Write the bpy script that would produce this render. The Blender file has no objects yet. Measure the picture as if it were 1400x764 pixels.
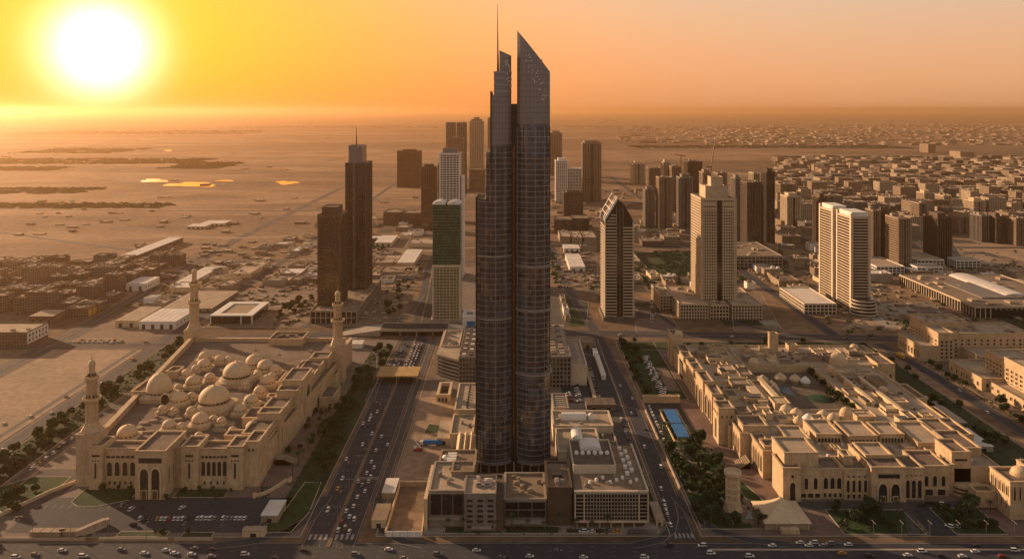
import bpy, math, random
from mathutils import Vector
R = math.radians
random.seed(7)
scene = bpy.context.scene
COL = scene.collection
F = 1100.0; HC = 250.0; HOR = 150.0            # the camera: focal length in photo pixels, height in metres

# ---------------------------------------------------------------- camera
cd = bpy.data.cameras.new('camera'); cam = bpy.data.objects.new('camera', cd); COL.objects.link(cam)
cd.sensor_width = 36; cd.lens = 36 * F / 1400
cam.location = (0, 0, HC); cam.rotation_euler = (R(90), 0, 0)
cd.shift_y = -(382 - HOR) / 1400.0
cd.clip_start = 1; cd.clip_end = 200000
scene.camera = cam

# ---------------------------------------------------------------- sky
SUN_AZ = R(-27.1); SUN_EL = R(3.9)             # where the disc stands in the photograph
w = bpy.data.worlds.new('World'); scene.world = w; w.use_nodes = True
nt = w.node_tree; N = nt.nodes; L = nt.links; N.clear()
out = N.new('ShaderNodeOutputWorld')
sky = N.new('ShaderNodeTexSky'); sky.sky_type = 'NISHITA'; sky.sun_disc = False
sky.sun_elevation = R(3.9); sky.sun_rotation = R(-27.1)
sky.dust_density = 2; sky.air_density = 2.5; sky.altitude = 200
bg1 = N.new('ShaderNodeBackground'); bg1.inputs[1].default_value = 0.05
L.new(sky.outputs[0], bg1.inputs[0])
tc = N.new('ShaderNodeTexCoord'); sep = N.new('ShaderNodeSeparateXYZ'); L.new(tc.outputs['Generated'], sep.inputs[0])
ramp = N.new('ShaderNodeValToRGB'); L.new(sep.outputs[2], ramp.inputs[0])
el = ramp.color_ramp.elements
el[0].position = 0.0; el[0].color = (.76, .36, .165, 1)
el[1].position = 1.0; el[1].color = (.125, .14, .185, 1)
for p, c in ((.035, (.79, .42, .21, 1)), (.13, (.64, .465, .37, 1)), (.24, (.33, .275, .27, 1)), (.5, (.17, .17, .205, 1))):
    e = el.new(p); e.color = c
sd = Vector((math.sin(SUN_AZ) * math.cos(SUN_EL), math.cos(SUN_AZ) * math.cos(SUN_EL), math.sin(SUN_EL)))
dot = N.new('ShaderNodeVectorMath'); dot.operation = 'DOT_PRODUCT'; dot.inputs[1].default_value = sd
L.new(tc.outputs['Generated'], dot.inputs[0])
def mth(op, a, b=None, clamp=False):
    n = N.new('ShaderNodeMath'); n.operation = op; n.use_clamp = clamp
    for i, v in enumerate((a, b)):
        if v is None: continue
        if isinstance(v, (int, float)): n.inputs[i].default_value = v
        else: L.new(v, n.inputs[i])
    return n.outputs[0]
d0 = mth('MAXIMUM', dot.outputs['Value'], 0.0)
def glow(power, col, k):
    p = mth('POWER', d0, power)
    m = N.new('ShaderNodeVectorMath'); m.operation = 'SCALE'; m.inputs[0].default_value = col
    L.new(mth('MULTIPLY', p, k), m.inputs['Scale']); return m.outputs[0]
def addv(a, b):
    n = N.new('ShaderNodeVectorMath'); n.operation = 'ADD'; L.new(a, n.inputs[0]); L.new(b, n.inputs[1]); return n.outputs[0]
# less light from the half of the sky away from the sun
away = mth('MULTIPLY', mth('ADD', dot.outputs['Value'], .45), 1.2, True)
mxw = N.new('ShaderNodeMix'); mxw.data_type = 'RGBA'; L.new(away, mxw.inputs[0]); mxw.inputs[6].default_value = (.34, .305, .31, 1); L.new(ramp.outputs[0], mxw.inputs[7])
near = mth('MULTIPLY', mth('POWER', d0, 8), .88, True)
mxs = N.new('ShaderNodeMix'); mxs.data_type = 'RGBA'; L.new(near, mxs.inputs[0]); L.new(mxw.outputs[2], mxs.inputs[6]); mxs.inputs[7].default_value = (1.05, .34, .02, 1)
tot = addv(mxs.outputs[2], glow(40, (1.0, .34, .03), 0.25))
tot = addv(tot, glow(1000, (1.0, .94, .75), 3.0))
bg2 = N.new('ShaderNodeBackground'); L.new(tot, bg2.inputs[0]); bg2.inputs[1].default_value = 0.62
ad = N.new('ShaderNodeAddShader'); L.new(bg1.outputs[0], ad.inputs[0]); L.new(bg2.outputs[0], ad.inputs[1])
L.new(ad.outputs[0], out.inputs[0])

# ---------------------------------------------------------------- sun
LAMP_AZ = R(-54); LAMP_EL = R(14)
sl = bpy.data.lights.new('sun', 'SUN'); so = bpy.data.objects.new('sun', sl); COL.objects.link(so)
sl.energy = 5.0; sl.angle = R(0.6); sl.color = (1.0, .65, .39)
ld = Vector((math.sin(LAMP_AZ) * math.cos(LAMP_EL), math.cos(LAMP_AZ) * math.cos(LAMP_EL), math.sin(LAMP_EL)))
so.rotation_euler = ld.to_track_quat('Z', 'Y').to_euler()

scene.view_settings.view_transform = 'Standard'; scene.view_settings.look = 'None'
scene.view_settings.exposure = 0.58; scene.view_settings.gamma = 1.0
scene.render.engine = 'CYCLES'
scene.cycles.use_denoising = True
scene.cycles.max_bounces = 5; scene.cycles.diffuse_bounces = 2; scene.cycles.glossy_bounces = 3
scene.cycles.volume_bounces = 1; scene.cycles.transmission_bounces = 2; scene.cycles.transparent_max_bounces = 4

# ---------------------------------------------------------------- helpers
def P(px, py, h=0.0):
    """photo pixel of a point at height h -> world x, y"""
    Y = F * (HC - h) / (py - HOR); return ((px - 700) * Y / F, Y)
def Yof(py, h=0.0): return F * (HC - h) / (py - HOR)

ORG = {}
def reg(o, loc): ORG[o.name] = Vector(loc)
def tag(o, label=None, cat=None, group=None, kind=None):
    if label: o['label'] = label
    if cat: o['category'] = cat
    if group: o['group'] = group
    if kind: o['kind'] = kind
    return o
def thing(name, label, cat, loc=(0, 0, 0), group=None, rz=0.0):
    o = bpy.data.objects.new(name, None); COL.objects.link(o); o.location = loc; o.rotation_euler = (0, 0, rz)
    o.empty_display_size = 1
    reg(o, loc if not rz else (0, 0, 0))
    return tag(o, label, cat, group)

class MB:
    def __init__(s): s.v = []; s.f = []; s.m = []; s.sm = []
    def add(s, vs, fs, mi=0, smooth=False):
        b = len(s.v); s.v += vs
        for f in fs: s.f.append([b + i for i in f]); s.m.append(mi); s.sm.append(smooth)
        return s
    def box(s, x0, x1, y0, y1, z0, z1, mi=0, top=None):
        vs = [(x0, y0, z0), (x1, y0, z0), (x1, y1, z0), (x0, y1, z0), (x0, y0, z1), (x1, y0, z1), (x1, y1, z1), (x0, y1, z1)]
        s.add(vs, [(3, 2, 1, 0), (0, 1, 5, 4), (1, 2, 6, 5), (2, 3, 7, 6), (3, 0, 4, 7)], mi)
        s.add(vs[4:], [(0, 1, 2, 3)], mi if top is None else top); return s
    def prism(s, poly, z0, z1, mi=0, top=None, smooth=False):
        n = len(poly); vs = [(x, y, z0) for x, y in poly] + [(x, y, z1) for x, y in poly]
        s.add(vs, [(i, (i + 1) % n, n + (i + 1) % n, n + i) for i in range(n)], mi, smooth)
        s.add([(x, y, z1) for x, y in poly], [tuple(range(n))], mi if top is None else top)
        s.add([(x, y, z0) for x, y in poly], [tuple(reversed(range(n)))], mi); return s
    def sheet(s, poly, z, mi=0): return s.add([(x, y, z) for x, y in poly], [tuple(range(len(poly)))], mi)
    def lathe(s, cx, cy, prof, n=20, mi=0, smooth=True, cap=True):
        vs = []; 
        for r, z in prof:
            for k in range(n):
                a = 2 * math.pi * k / n; vs.append((cx + r * math.cos(a), cy + r * math.sin(a), z))
        fs = []
        for j in range(len(prof) - 1):
            for k in range(n): fs.append((j * n + k, j * n + (k + 1) % n, (j + 1) * n + (k + 1) % n, (j + 1) * n + k))
        s.add(vs, fs, mi, smooth)
        if cap: s.add([vs[(len(prof) - 1) * n + k] for k in range(n)], [tuple(range(n))], mi)
        return s
    def dome(s, cx, cy, z, r, h=None, n=24, mi=0, point=0.12):
        h = h or r; prof = []
        for j in range(9):
            a = j / 8 * math.pi / 2; prof.append((r * math.cos(a) + .01, z + h * math.sin(a)))
        prof.append((r * .06, z + h * 1.02)); prof.append((r * .02, z + h * (1.02 + point)))
        return s.lathe(cx, cy, prof, n, mi)
    def ring(s, x0, x1, y0, y1, z0, z1, t, mi=0):
        s.box(x0, x1, y0, y0 + t, z0, z1, mi); s.box(x0, x1, y1 - t, y1, z0, z1, mi)
        s.box(x0, x0 + t, y0 + t, y1 - t, z0, z1, mi); s.box(x1 - t, x1, y0 + t, y1 - t, z0, z1, mi); return s
    def tube(s, a, b, r0, r1=None, n=6, mi=0):
        a = Vector(a); b = Vector(b); r1 = r0 if r1 is None else r1; d = (b - a).normalized()
        u = d.cross(Vector((0, 0, 1)));
        if u.length < .01: u = Vector((1, 0, 0))
        u.normalize(); v = d.cross(u); vs = []
        for c, r in ((a, r0), (b, r1)):
            for k in range(n):
                t = 2 * math.pi * k / n; q = c + (u * math.cos(t) + v * math.sin(t)) * r; vs.append(tuple(q))
        s.add(vs, [(k, (k + 1) % n, n + (k + 1) % n, n + k) for k in range(n)] + [tuple(range(n, 2 * n)), tuple(reversed(range(n)))], mi); return s
    def mesh(s, name, mats, o=(0, 0, 0)):
        me = bpy.data.meshes.new(name)
        me.from_pydata([(x - o[0], y - o[1], z - o[2]) for x, y, z in s.v], [], s.f)
        for m in mats: me.materials.append(m)
        me.polygons.foreach_set('material_index', s.m); me.polygons.foreach_set('use_smooth', s.sm)
        me.update(); return me
    def build(s, name, mats, parent=None, loc=None, label=None):
        """geometry is given in world coordinates; the mesh is stored about its own origin"""
        if not isinstance(mats, (list, tuple)): mats = [mats]
        pw = ORG[parent.name] if parent else Vector((0, 0, 0))
        lw = Vector(loc) if loc is not None else pw
        o = bpy.data.objects.new(name, s.mesh(name, mats, lw)); COL.objects.link(o)
        if parent: o.parent = parent
        o.location = lw - pw; ORG[o.name] = lw
        if label: o['label'] = label
        return o
def dup_part(o, off, parent=None):
    c = o.copy(); COL.objects.link(c); c.location = o.location + Vector(off)
    if parent: c.parent = parent
    ORG[c.name] = ORG[o.name] + Vector(off); return c
def copy_tree(o, parent=None):
    c = o.copy(); COL.objects.link(c)
    if parent: c.parent = parent
    for ch in KIDS.get(o.name, ()): copy_tree(ch, c)
    return c
KIDS = {}
def remember(o):
    KIDS[o.name] = [ch for ch in bpy.data.objects if ch.parent == o]
    for ch in KIDS[o.name]: remember(ch)
def structure(name, mb, mats): return tag(mb.build(name, mats), kind='structure')

ORD = ['first', 'second', 'third', 'fourth', 'fifth', 'sixth', 'seventh', 'eighth', 'ninth', 'tenth', 'eleventh', 'twelfth', 'thirteenth', 'fourteenth',
       'fifteenth', 'sixteenth', 'seventeenth', 'eighteenth', 'nineteenth', 'twentieth']
def ordn(i):
    if i < 20: return ORD[i]
    t = ['twenty', 'thirty', 'forty', 'fifty', 'sixty'][(i + 1) // 10 - 2]; u = (i + 1) % 10
    return (t + '-' + ORD[u - 1]) if u else {'twenty': 'twentieth', 'thirty': 'thirtieth', 'forty': 'fortieth', 'fifty': 'fiftieth', 'sixty': 'sixtieth'}[t]

# ---------------------------------------------------------------- materials
def nodes(name):
    m = bpy.data.materials.new(name); m.use_nodes = True; t = m.node_tree
    return m, t, t.nodes['Principled BSDF']
def mat(name, col, rough=.8, var=.18, scale=.15, metal=0.0, spec=.3, bump=0.0, col2=None, detail=5):
    """plain surface with soft and fine wear in object space"""
    m, t, b = nodes(name)
    c = t.nodes.new('ShaderNodeTexCoord'); n1 = t.nodes.new('ShaderNodeTexNoise'); n1.inputs['Scale'].default_value = scale
    n1.inputs['Detail'].default_value = detail; n1.inputs['Roughness'].default_value = .65
    t.links.new(c.outputs['Object'], n1.inputs['Vector'])
    r = t.nodes.new('ShaderNodeValToRGB'); t.links.new(n1.outputs[0], r.inputs[0])
    lo = [max(0, x * (1 - var)) for x in col]; hi = [min(1, x * (1 + var)) for x in (col2 or col)]
    r.color_ramp.elements[0].position = .32; r.color_ramp.elements[1].position = .68
    r.color_ramp.elements[0].color = (*lo, 1); r.color_ramp.elements[1].color = (*hi, 1)
    n2 = t.nodes.new('ShaderNodeTexNoise'); n2.inputs['Scale'].default_value = scale * 9; n2.inputs['Detail'].default_value = 4
    mp = t.nodes.new('ShaderNodeMapping'); mp.inputs['Scale'].default_value = (1, 1, .25); t.links.new(c.outputs['Object'], mp.inputs[0]); t.links.new(mp.outputs[0], n2.inputs['Vector'])
    r2 = t.nodes.new('ShaderNodeValToRGB'); t.links.new(n2.outputs[0], r2.inputs[0]); k_ = min(.3, var * 1.3)
    r2.color_ramp.elements[0].position = .35; r2.color_ramp.elements[1].position = .62; r2.color_ramp.elements[0].color = (1 - k_, 1 - k_, 1 - k_ * 1.1, 1); r2.color_ramp.elements[1].color = (1.0, 1.0, 1.0, 1)
    mu = t.nodes.new('ShaderNodeMix'); mu.data_type = 'RGBA'; mu.blend_type = 'MULTIPLY'; mu.inputs[0].default_value = 1; t.links.new(r.outputs[0], mu.inputs[6]); t.links.new(r2.outputs[0], mu.inputs[7])
    t.links.new(mu.outputs[2], b.inputs['Base Color'])
    b.inputs['Roughness'].default_value = rough; b.inputs['Metallic'].default_value = metal
    b.inputs['Specular IOR Level'].default_value = spec
    if bump:
        bp = t.nodes.new('ShaderNodeBump'); bp.inputs['Distance'].default_value = bump; bp.inputs['Strength'].default_value = .6
        t.links.new(n1.outputs[0], bp.inputs['Height']); t.links.new(bp.outputs[0], b.inputs['Normal'])
    return m

def facade(name, wall, glass, fh=3.6, bw=3.4, wz=(.30, .88), wx=(.18, .82), rough=.75, gr=.12, ax=(0, 1), lit=0.0, var=.25, tint=None):
    """a wall with a grid of recessed windows, laid out in object space; every window its own tone"""
    m, t, b = nodes(name); Nn = t.nodes; Lk = t.links
    def M(op, a, c=None, clamp=False):
        n = Nn.new('ShaderNodeMath'); n.operation = op; n.use_clamp = clamp
        for i, v in enumerate((a, c)):
            if v is None: continue
            if isinstance(v, (int, float)): n.inputs[i].default_value = v
            else: Lk.new(v, n.inputs[i])
        return n.outputs[0]
    tc = Nn.new('ShaderNodeTexCoord'); s1 = Nn.new('ShaderNodeSeparateXYZ'); Lk.new(tc.outputs['Object'], s1.inputs[0])
    s2 = Nn.new('ShaderNodeSeparateXYZ'); Lk.new(tc.outputs['Normal'], s2.inputs[0])
    side = M('GREATER_THAN', M('ABSOLUTE', s2.outputs[0]), M('ABSOLUTE', s2.outputs[1]))
    up = M('LESS_THAN', M('ABSOLUTE', s2.outputs[2]), .5)
    mx = Nn.new('ShaderNodeMix'); Lk.new(side, mx.inputs[0]); Lk.new(s1.outputs[0], mx.inputs[2]); Lk.new(s1.outputs[1], mx.inputs[3])
    u = M('DIVIDE', M('ADD', mx.outputs[0], 500 * bw), bw); z = M('DIVIDE', s1.outputs[2], fh)
    fu = M('FRACT', u); fz = M('FRACT', z)
    def band(v, lo, hi): return M('MULTIPLY', M('GREATER_THAN', v, lo), M('LESS_THAN', v, hi))
    win = M('MULTIPLY', M('MULTIPLY', band(fu, *wx), band(fz, *wz)), up)
    cv = Nn.new('ShaderNodeCombineXYZ'); Lk.new(M('FLOOR', u), cv.inputs[0]); Lk.new(M('FLOOR', z), cv.inputs[1]); Lk.new(side, cv.inputs[2])
    wn = Nn.new('ShaderNodeTexWhiteNoise'); Lk.new(cv.outputs[0], wn.inputs[0])
    nz = Nn.new('ShaderNodeTexNoise'); nz.inputs['Scale'].default_value = .12; nz.inputs['Detail'].default_value = 6; Lk.new(tc.outputs['Object'], nz.inputs['Vector'])
    def tone(col, a, lo, hi):
        v = Nn.new('ShaderNodeVectorMath'); v.operation = 'SCALE'; v.inputs[0].default_value = col
        Lk.new(M('ADD', M('MULTIPLY', a, hi - lo), lo), v.inputs['Scale']); return v.outputs[0]
    cm = Nn.new('ShaderNodeMix'); cm.data_type = 'RGBA'; Lk.new(win, cm.inputs[0])
    Lk.new(tone(wall, nz.outputs[0], 1 - var, 1 + var), cm.inputs[6]); Lk.new(tone(glass, wn.outputs[0], .35, 2.2), cm.inputs[7])
    Lk.new(cm.outputs[2], b.inputs['Base Color'])
    ro = Nn.new('ShaderNodeMix'); Lk.new(win, ro.inputs[0]); ro.inputs[2].default_value = rough; ro.inputs[3].default_value = gr
    Lk.new(ro.outputs[0], b.inputs['Roughness']); b.inputs['Specular IOR Level'].default_value = .5
    bp = Nn.new('ShaderNodeBump'); bp.inputs['Distance'].default_value = .5; bp.inputs['Strength'].default_value = 1; bp.invert = True
    Lk.new(win, bp.inputs['Height']); Lk.new(bp.outputs[0], b.inputs['Normal'])
    return m

def glassmat(name, col, rough=.07, tilt=.03, fh=3.8, bw=3.0, metal=.0, lo=.4, hi=1.8, spec=.9, ior=1.6, big=None):
    """curtain wall: panes with slightly different tilt and tone (the joints are geometry or a thin dark line)"""
    m, t, b = nodes(name); Nn = t.nodes; Lk = t.links
    def M(op, a, c=None):
        n = Nn.new('ShaderNodeMath'); n.operation = op
        for i, v in enumerate((a, c)):
            if v is None: continue
            if isinstance(v, (int, float)): n.inputs[i].default_value = v
            else: Lk.new(v, n.inputs[i])
        return n.outputs[0]
    tc = Nn.new('ShaderNodeTexCoord'); s1 = Nn.new('ShaderNodeSeparateXYZ'); Lk.new(tc.outputs['Object'], s1.inputs[0])
    u = M('DIVIDE', M('ADD', M('ADD', s1.outputs[0], M('MULTIPLY', s1.outputs[1], .37)), 900.0), bw); z = M('DIVIDE', s1.outputs[2], fh)
    cv = Nn.new('ShaderNodeCombineXYZ'); Lk.new(M('FLOOR', u), cv.inputs[0]); Lk.new(M('FLOOR', z), cv.inputs[1])
    wn = Nn.new('ShaderNodeTexWhiteNoise'); Lk.new(cv.outputs[0], wn.inputs[0])
    joint = M('MAXIMUM', M('GREATER_THAN', M('FRACT', u), .94), M('GREATER_THAN', M('FRACT', z), .93))
    nz = Nn.new('ShaderNodeTexNoise'); nz.inputs['Scale'].default_value = .035; nz.inputs['Detail'].default_value = 3; Lk.new(tc.outputs['Object'], nz.inputs['Vector'])
    v = Nn.new('ShaderNodeVectorMath'); v.operation = 'SCALE'; v.inputs[0].default_value = col
    Lk.new(M('ADD', M('MULTIPLY', wn.outputs[0], hi - lo), lo), v.inputs['Scale'])
    vo = v.outputs[0]
    if big:  # painted reflections: two tints mixed into the pane colour in patches
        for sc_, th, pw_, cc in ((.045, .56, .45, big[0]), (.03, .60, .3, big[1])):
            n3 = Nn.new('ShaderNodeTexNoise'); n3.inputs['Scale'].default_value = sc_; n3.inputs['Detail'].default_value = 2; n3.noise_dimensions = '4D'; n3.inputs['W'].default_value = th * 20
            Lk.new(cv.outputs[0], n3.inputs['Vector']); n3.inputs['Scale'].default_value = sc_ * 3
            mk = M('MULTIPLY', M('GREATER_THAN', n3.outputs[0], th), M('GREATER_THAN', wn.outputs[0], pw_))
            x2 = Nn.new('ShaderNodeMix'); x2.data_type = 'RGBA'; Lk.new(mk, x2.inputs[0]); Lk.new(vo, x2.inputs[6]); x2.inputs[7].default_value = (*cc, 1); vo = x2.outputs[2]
    cm = Nn.new('ShaderNodeMix'); cm.data_type = 'RGBA'; Lk.new(joint, cm.inputs[0]); Lk.new(vo, cm.inputs[6])
    cm.inputs[7].default_value = (*[c * .5 + .01 for c in col], 1); Lk.new(cm.outputs[2], b.inputs['Base Color'])
    Lk.new(M('ADD', M('MULTIPLY', joint, .4), rough), b.inputs['Roughness'])
    b.inputs['Metallic'].default_value = metal; b.inputs['Specular IOR Level'].default_value = spec; b.inputs['IOR'].default_value = ior
    g = Nn.new('ShaderNodeNewGeometry'); sb = Nn.new('ShaderNodeVectorMath'); sb.operation = 'SUBTRACT'; sb.inputs[1].default_value = (.5, .5, .5)
    Lk.new(wn.outputs['Color'], sb.inputs[0])
    sc = Nn.new('ShaderNodeVectorMath'); sc.operation = 'SCALE'; sc.inputs['Scale'].default_value = tilt; Lk.new(sb.outputs[0], sc.inputs[0])
    s3 = Nn.new('ShaderNodeVectorMath'); s3.operation = 'SUBTRACT'; s3.inputs[1].default_value = (.5, .5, .5); Lk.new(nz.outputs['Color'], s3.inputs[0])
    s4 = Nn.new('ShaderNodeVectorMath'); s4.operation = 'SCALE'; s4.inputs['Scale'].default_value = tilt * 4; Lk.new(s3.outputs[0], s4.inputs[0])
    a1 = Nn.new('ShaderNodeVectorMath'); Lk.new(g.outputs['Normal'], a1.inputs[0]); Lk.new(sc.outputs[0], a1.inputs[1])
    a2 = Nn.new('ShaderNodeVectorMath'); Lk.new(a1.outputs[0], a2.inputs[0]); Lk.new(s4.outputs[0], a2.inputs[1])
    nn = Nn.new('ShaderNodeVectorMath'); nn.operation = 'NORMALIZE'; Lk.new(a2.outputs[0], nn.inputs[0]); Lk.new(nn.outputs[0], b.inputs['Normal'])
    return m

M_ = dict(
    stone=mat('limestone', (.56, .41, .25), .85, .18, .12, bump=.05),
    stone_lt=mat('pale_limestone', (.62, .475, .30), .85, .12, .2, bump=.03),
    stone_dk=mat('dusty_stone', (.33, .25, .17), .9, .2, .2),
    dome=mat('dome_stone', (.60, .44, .27), .7, .1, .35),
    roof=mat('dusty_roof', (.26, .19, .13), .95, .28, .12, detail=8),
    roof_lt=mat('pale_roof', (.42, .325, .23), .95, .22, .1, detail=8),
    deck=mat('brown_deck', (.185, .135, .10), .95, .35, .07, detail=9),
    roof_dk=mat('dark_roof', (.15, .115, .085), .9, .3, .15, detail=8),
    roof_wh=mat('white_roof', (.68, .62, .54), .8, .14, .08, detail=7),
    white=mat('white_paint', (.74, .70, .63), .6, .08, .3),
    cream=mat('cream_render', (.60, .50, .37), .8, .1, .1),
    concrete=mat('concrete', (.34, .29, .23), .85, .18, .12, detail=7),
    concrete_dk=mat('dark_concrete', (.15, .125, .10), .8, .2, .12),
    brown=mat('brown_cladding', (.11, .078, .055), .7, .2, .1),
    grey=mat('grey_metal', (.24, .23, .22), .5, .15, .2, metal=.3),
    dark=mat('dark_metal', (.05, .045, .04), .45, .2, .2, metal=.3),
    black=mat('dark_glass', (.018, .018, .02), .12, .4, .3, spec=.7),
    window=mat('window_glass', (.03, .03, .034), .15, .5, .4, spec=.7),
    teal=mat('green_glass', (.02, .10, .06), .12, .3, .1, spec=.8),
    blue=mat('blue_membrane', (.03, .17, .42), .5, .12, .1),
    asphalt=mat('asphalt', (.046, .048, .054), .85, .22, .05, detail=9),
    asphalt_lt=mat('worn_asphalt', (.085, .078, .072), .9, .22, .04, detail=9),
    pave=mat('paving', (.20, .155, .12), .9, .2, .06, detail=9),
    pave_red=mat('reddish_paving', (.20, .135, .105), .9, .25, .08, detail=9),
    sand=mat('sand_lot', (.34, .235, .15), .95, .24, .018, detail=10),
    sand_dk=mat('packed_sand', (.21, .15, .10), .95, .35, .02, detail=10),
    grass=mat('lawn_green', (.026, .056, .015), .95, .4, .06, detail=9),
    grass_dk=mat('scrub_green', (.036, .050, .020), .95, .5, .03, detail=10),
    kerb=mat('kerb_stone', (.42, .34, .25), .85, .1, .2),
    line=mat('road_paint', (.34, .31, .27), .7, .15, .5),
    leaf=mat('foliage', (.032, .066, .018), .85, .45, .35, detail=3),
    leaf2=mat('dusty_foliage', (.048, .070, .024), .85, .4, .35, detail=3),
    bark=mat('bark', (.10, .07, .045), .9, .2, 1.0),
    yellow=mat('yellow_paint', (.60, .36, .04), .7, .15, .3),
    gold=mat('gilded_metal', (.55, .36, .10), .35, .1, .3, metal=.8),
    red=mat('red_paint', (.35, .035, .03), .4, .1, .5),
)
# ---------------------------------------------------------------- ground and haze
def ground_mat():
    m, t, b = nodes('desert'); Nn = t.nodes; Lk = t.links
    tc = Nn.new('ShaderNodeTexCoord')
    def noise(scale, det, sx=1, sy=1, dist=0):
        mp = Nn.new('ShaderNodeMapping'); mp.inputs['Scale'].default_value = (sx, sy, 1); Lk.new(tc.outputs['Object'], mp.inputs[0])
        n = Nn.new('ShaderNodeTexNoise'); n.inputs['Scale'].default_value = scale; n.inputs['Detail'].default_value = det
        n.inputs['Roughness'].default_value = .62; n.inputs['Distortion'].default_value = dist; Lk.new(mp.outputs[0], n.inputs['Vector']); return n.outputs[0]
    def rmp(src, *st):
        r = Nn.new('ShaderNodeValToRGB'); Lk.new(src, r.inputs[0]); e = r.color_ramp.elements
        e[0].position, e[0].color = st[0][0], (*st[0][1], 1); e[1].position, e[1].color = st[-1][0], (*st[-1][1], 1)
        for p, c in st[1:-1]: q = e.new(p); q.color = (*c, 1)
        return r.outputs[0]
    def mixc(f, a, c, mode='MIX'):
        x = Nn.new('ShaderNodeMix'); x.data_type = 'RGBA'; x.blend_type = mode
        if isinstance(f, float): x.inputs[0].default_value = f
        else: Lk.new(f, x.inputs[0])
        Lk.new(a, x.inputs[6]); Lk.new(c, x.inputs[7]); return x.outputs[2]
    base = rmp(noise(.004, 12, 1, 1, .4), (.3, (.13, .083, .05)), (.5, (.27, .175, .105)), (.7, (.38, .255, .155)))
    # dark scrub plains running across the view far out
    scr = rmp(noise(.0007, 10, .30, 1.8, 1.2), (.45, (0, 0, 0)), (.56, (1, 1, 1)))
    c = mixc(scr, base, rmp(noise(.01, 8), (.3, (.075, .052, .033)), (.7, (.20, .135, .085))))
    fine = rmp(noise(.08, 10), (.25, (.5, .5, .5)), (.75, (1.35, 1.33, 1.3)))
    c = mixc(1.0, c, fine, 'MULTIPLY')
    Lk.new(c, b.inputs['Base Color']); b.inputs['Roughness'].default_value = .95; b.inputs['Specular IOR Level'].default_value = .15
    return m
g = MB()
xs = [-42000, -12000, -4000, -1500, 0, 1500, 4000, 12000, 42000]; ys = [-3000, 0, 1500, 4000, 9000, 20000, 60000]
for i in range(len(xs) - 1):
    for j in range(len(ys) - 1):
        g.sheet([(xs[i], ys[j]), (xs[i + 1], ys[j]), (xs[i + 1], ys[j + 1]), (xs[i], ys[j + 1])], 0)
structure('ground', g, ground_mat())
hz = MB().box(-42500, 42500, -3500, 60500, -1, 328)
hm = bpy.data.materials.new('haze_air'); hm.use_nodes = True; t = hm.node_tree; t.nodes.clear()
o_ = t.nodes.new('ShaderNodeOutputMaterial'); pv = t.nodes.new('ShaderNodeVolumePrincipled')
pv.inputs['Color'].default_value = (.94, .64, .34, 1); pv.inputs['Density'].default_value = .000047; pv.inputs['Anisotropy'].default_value = .78
t.links.new(pv.outputs[0], o_.inputs['Volume'])
tag(hz.build('haze', hm), kind='stuff')

ZL = [0.0]
def sheet(name, poly, z, m):
    return structure(name, MB().sheet(poly, z), m)
def rect(x0, x1, y0, y1): return [(x0, y0), (x1, y0), (x1, y1), (x0, y1)]
def strip(pts, wd):
    """a ribbon polygon along a polyline, as quads"""
    mb = []
    L_ = []; R_ = []
    for i, p in enumerate(pts):
        a = Vector(pts[max(i - 1, 0)]); b = Vector(pts[min(i + 1, len(pts) - 1)]); d = (b - a).normalized(); n = Vector((-d.y, d.x))
        L_.append(Vector(p) + n * wd / 2); R_.append(Vector(p) - n * wd / 2)
    return L_, R_
def ribbon(mb, pts, wd, z, mi=0):
    L_, R_ = strip(pts, wd)
    for i in range(len(pts) - 1):
        mb.add([(R_[i].x, R_[i].y, z), (R_[i + 1].x, R_[i + 1].y, z), (L_[i + 1].x, L_[i + 1].y, z), (L_[i].x, L_[i].y, z)], [(0, 1, 2, 3)], mi)
    return mb
def arc(cx, cy, r, a0, a1, n=10): return [(cx + r * math.cos(R(a0 + (a1 - a0) * i / n)), cy + r * math.sin(R(a0 + (a1 - a0) * i / n))) for i in range(n + 1)]
def ppoly(*pp): return [P(x, y) for x, y in pp]
def kerbs(mb, pts, z0=0, h=.14, wd=.45, close=True):
    n = len(pts)
    for i in range(n if close else n - 1):
        a = Vector(pts[i]); b = Vector(pts[(i + 1) % n]); d = (b - a)
        if d.length < .1: continue
        d.normalize(); q = Vector((-d.y, d.x)) * wd / 2
        mb.prism([tuple(a - q), tuple(b - q), tuple(b + q), tuple(a + q)], z0, z0 + h)
def area(name, poly, z, m, kerb=True, kh=.16):
    """a raised plot with a kerb all round"""
    o = sheet(name, poly, z, m)
    if kerb:
        k = MB(); kerbs(k, poly, 0, z + kh, .5)
        structure('kerb', k, M_['kerb'])
    return o
# ---------------------------------------------------------------- plots, roads, lawns
S = M_
def plot(name, x0, x1, y0, y1, z, m, kerb=False): return area(name, rect(x0, x1, y0, y1), z, m, kerb)
# base plots
plot('sand_lot', -477, -385, 470, 838, .04, S['sand'], True)
plot('sand_lot', -700, -502, 470, 838, .03, S['sand_dk'])
plot('sand_lot', -477, -385, 862, 1010, .04, S['sand_dk'], True)
plot('sand_lot', -366, -240, 925, 1120, .04, S['sand_dk'], True)
plot('mosque_grounds', -328, -124, 471, 872, .04, S['pave'], True)
plot('plaza', -80, 93, 472, 878, .04, S['pave'], True)
plot('palace_grounds', 111, 380, 472, 868, .04, S['pave_red'], True)
plot('yard', 410, 700, 470, 850, .04, S['sand_dk'], True)
plot('verge', -367, -340, 452, 866, .06, S['grass_dk'], True)
plot('verge', -146, -124, 500, 850, .08, S['grass_dk'])
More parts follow.
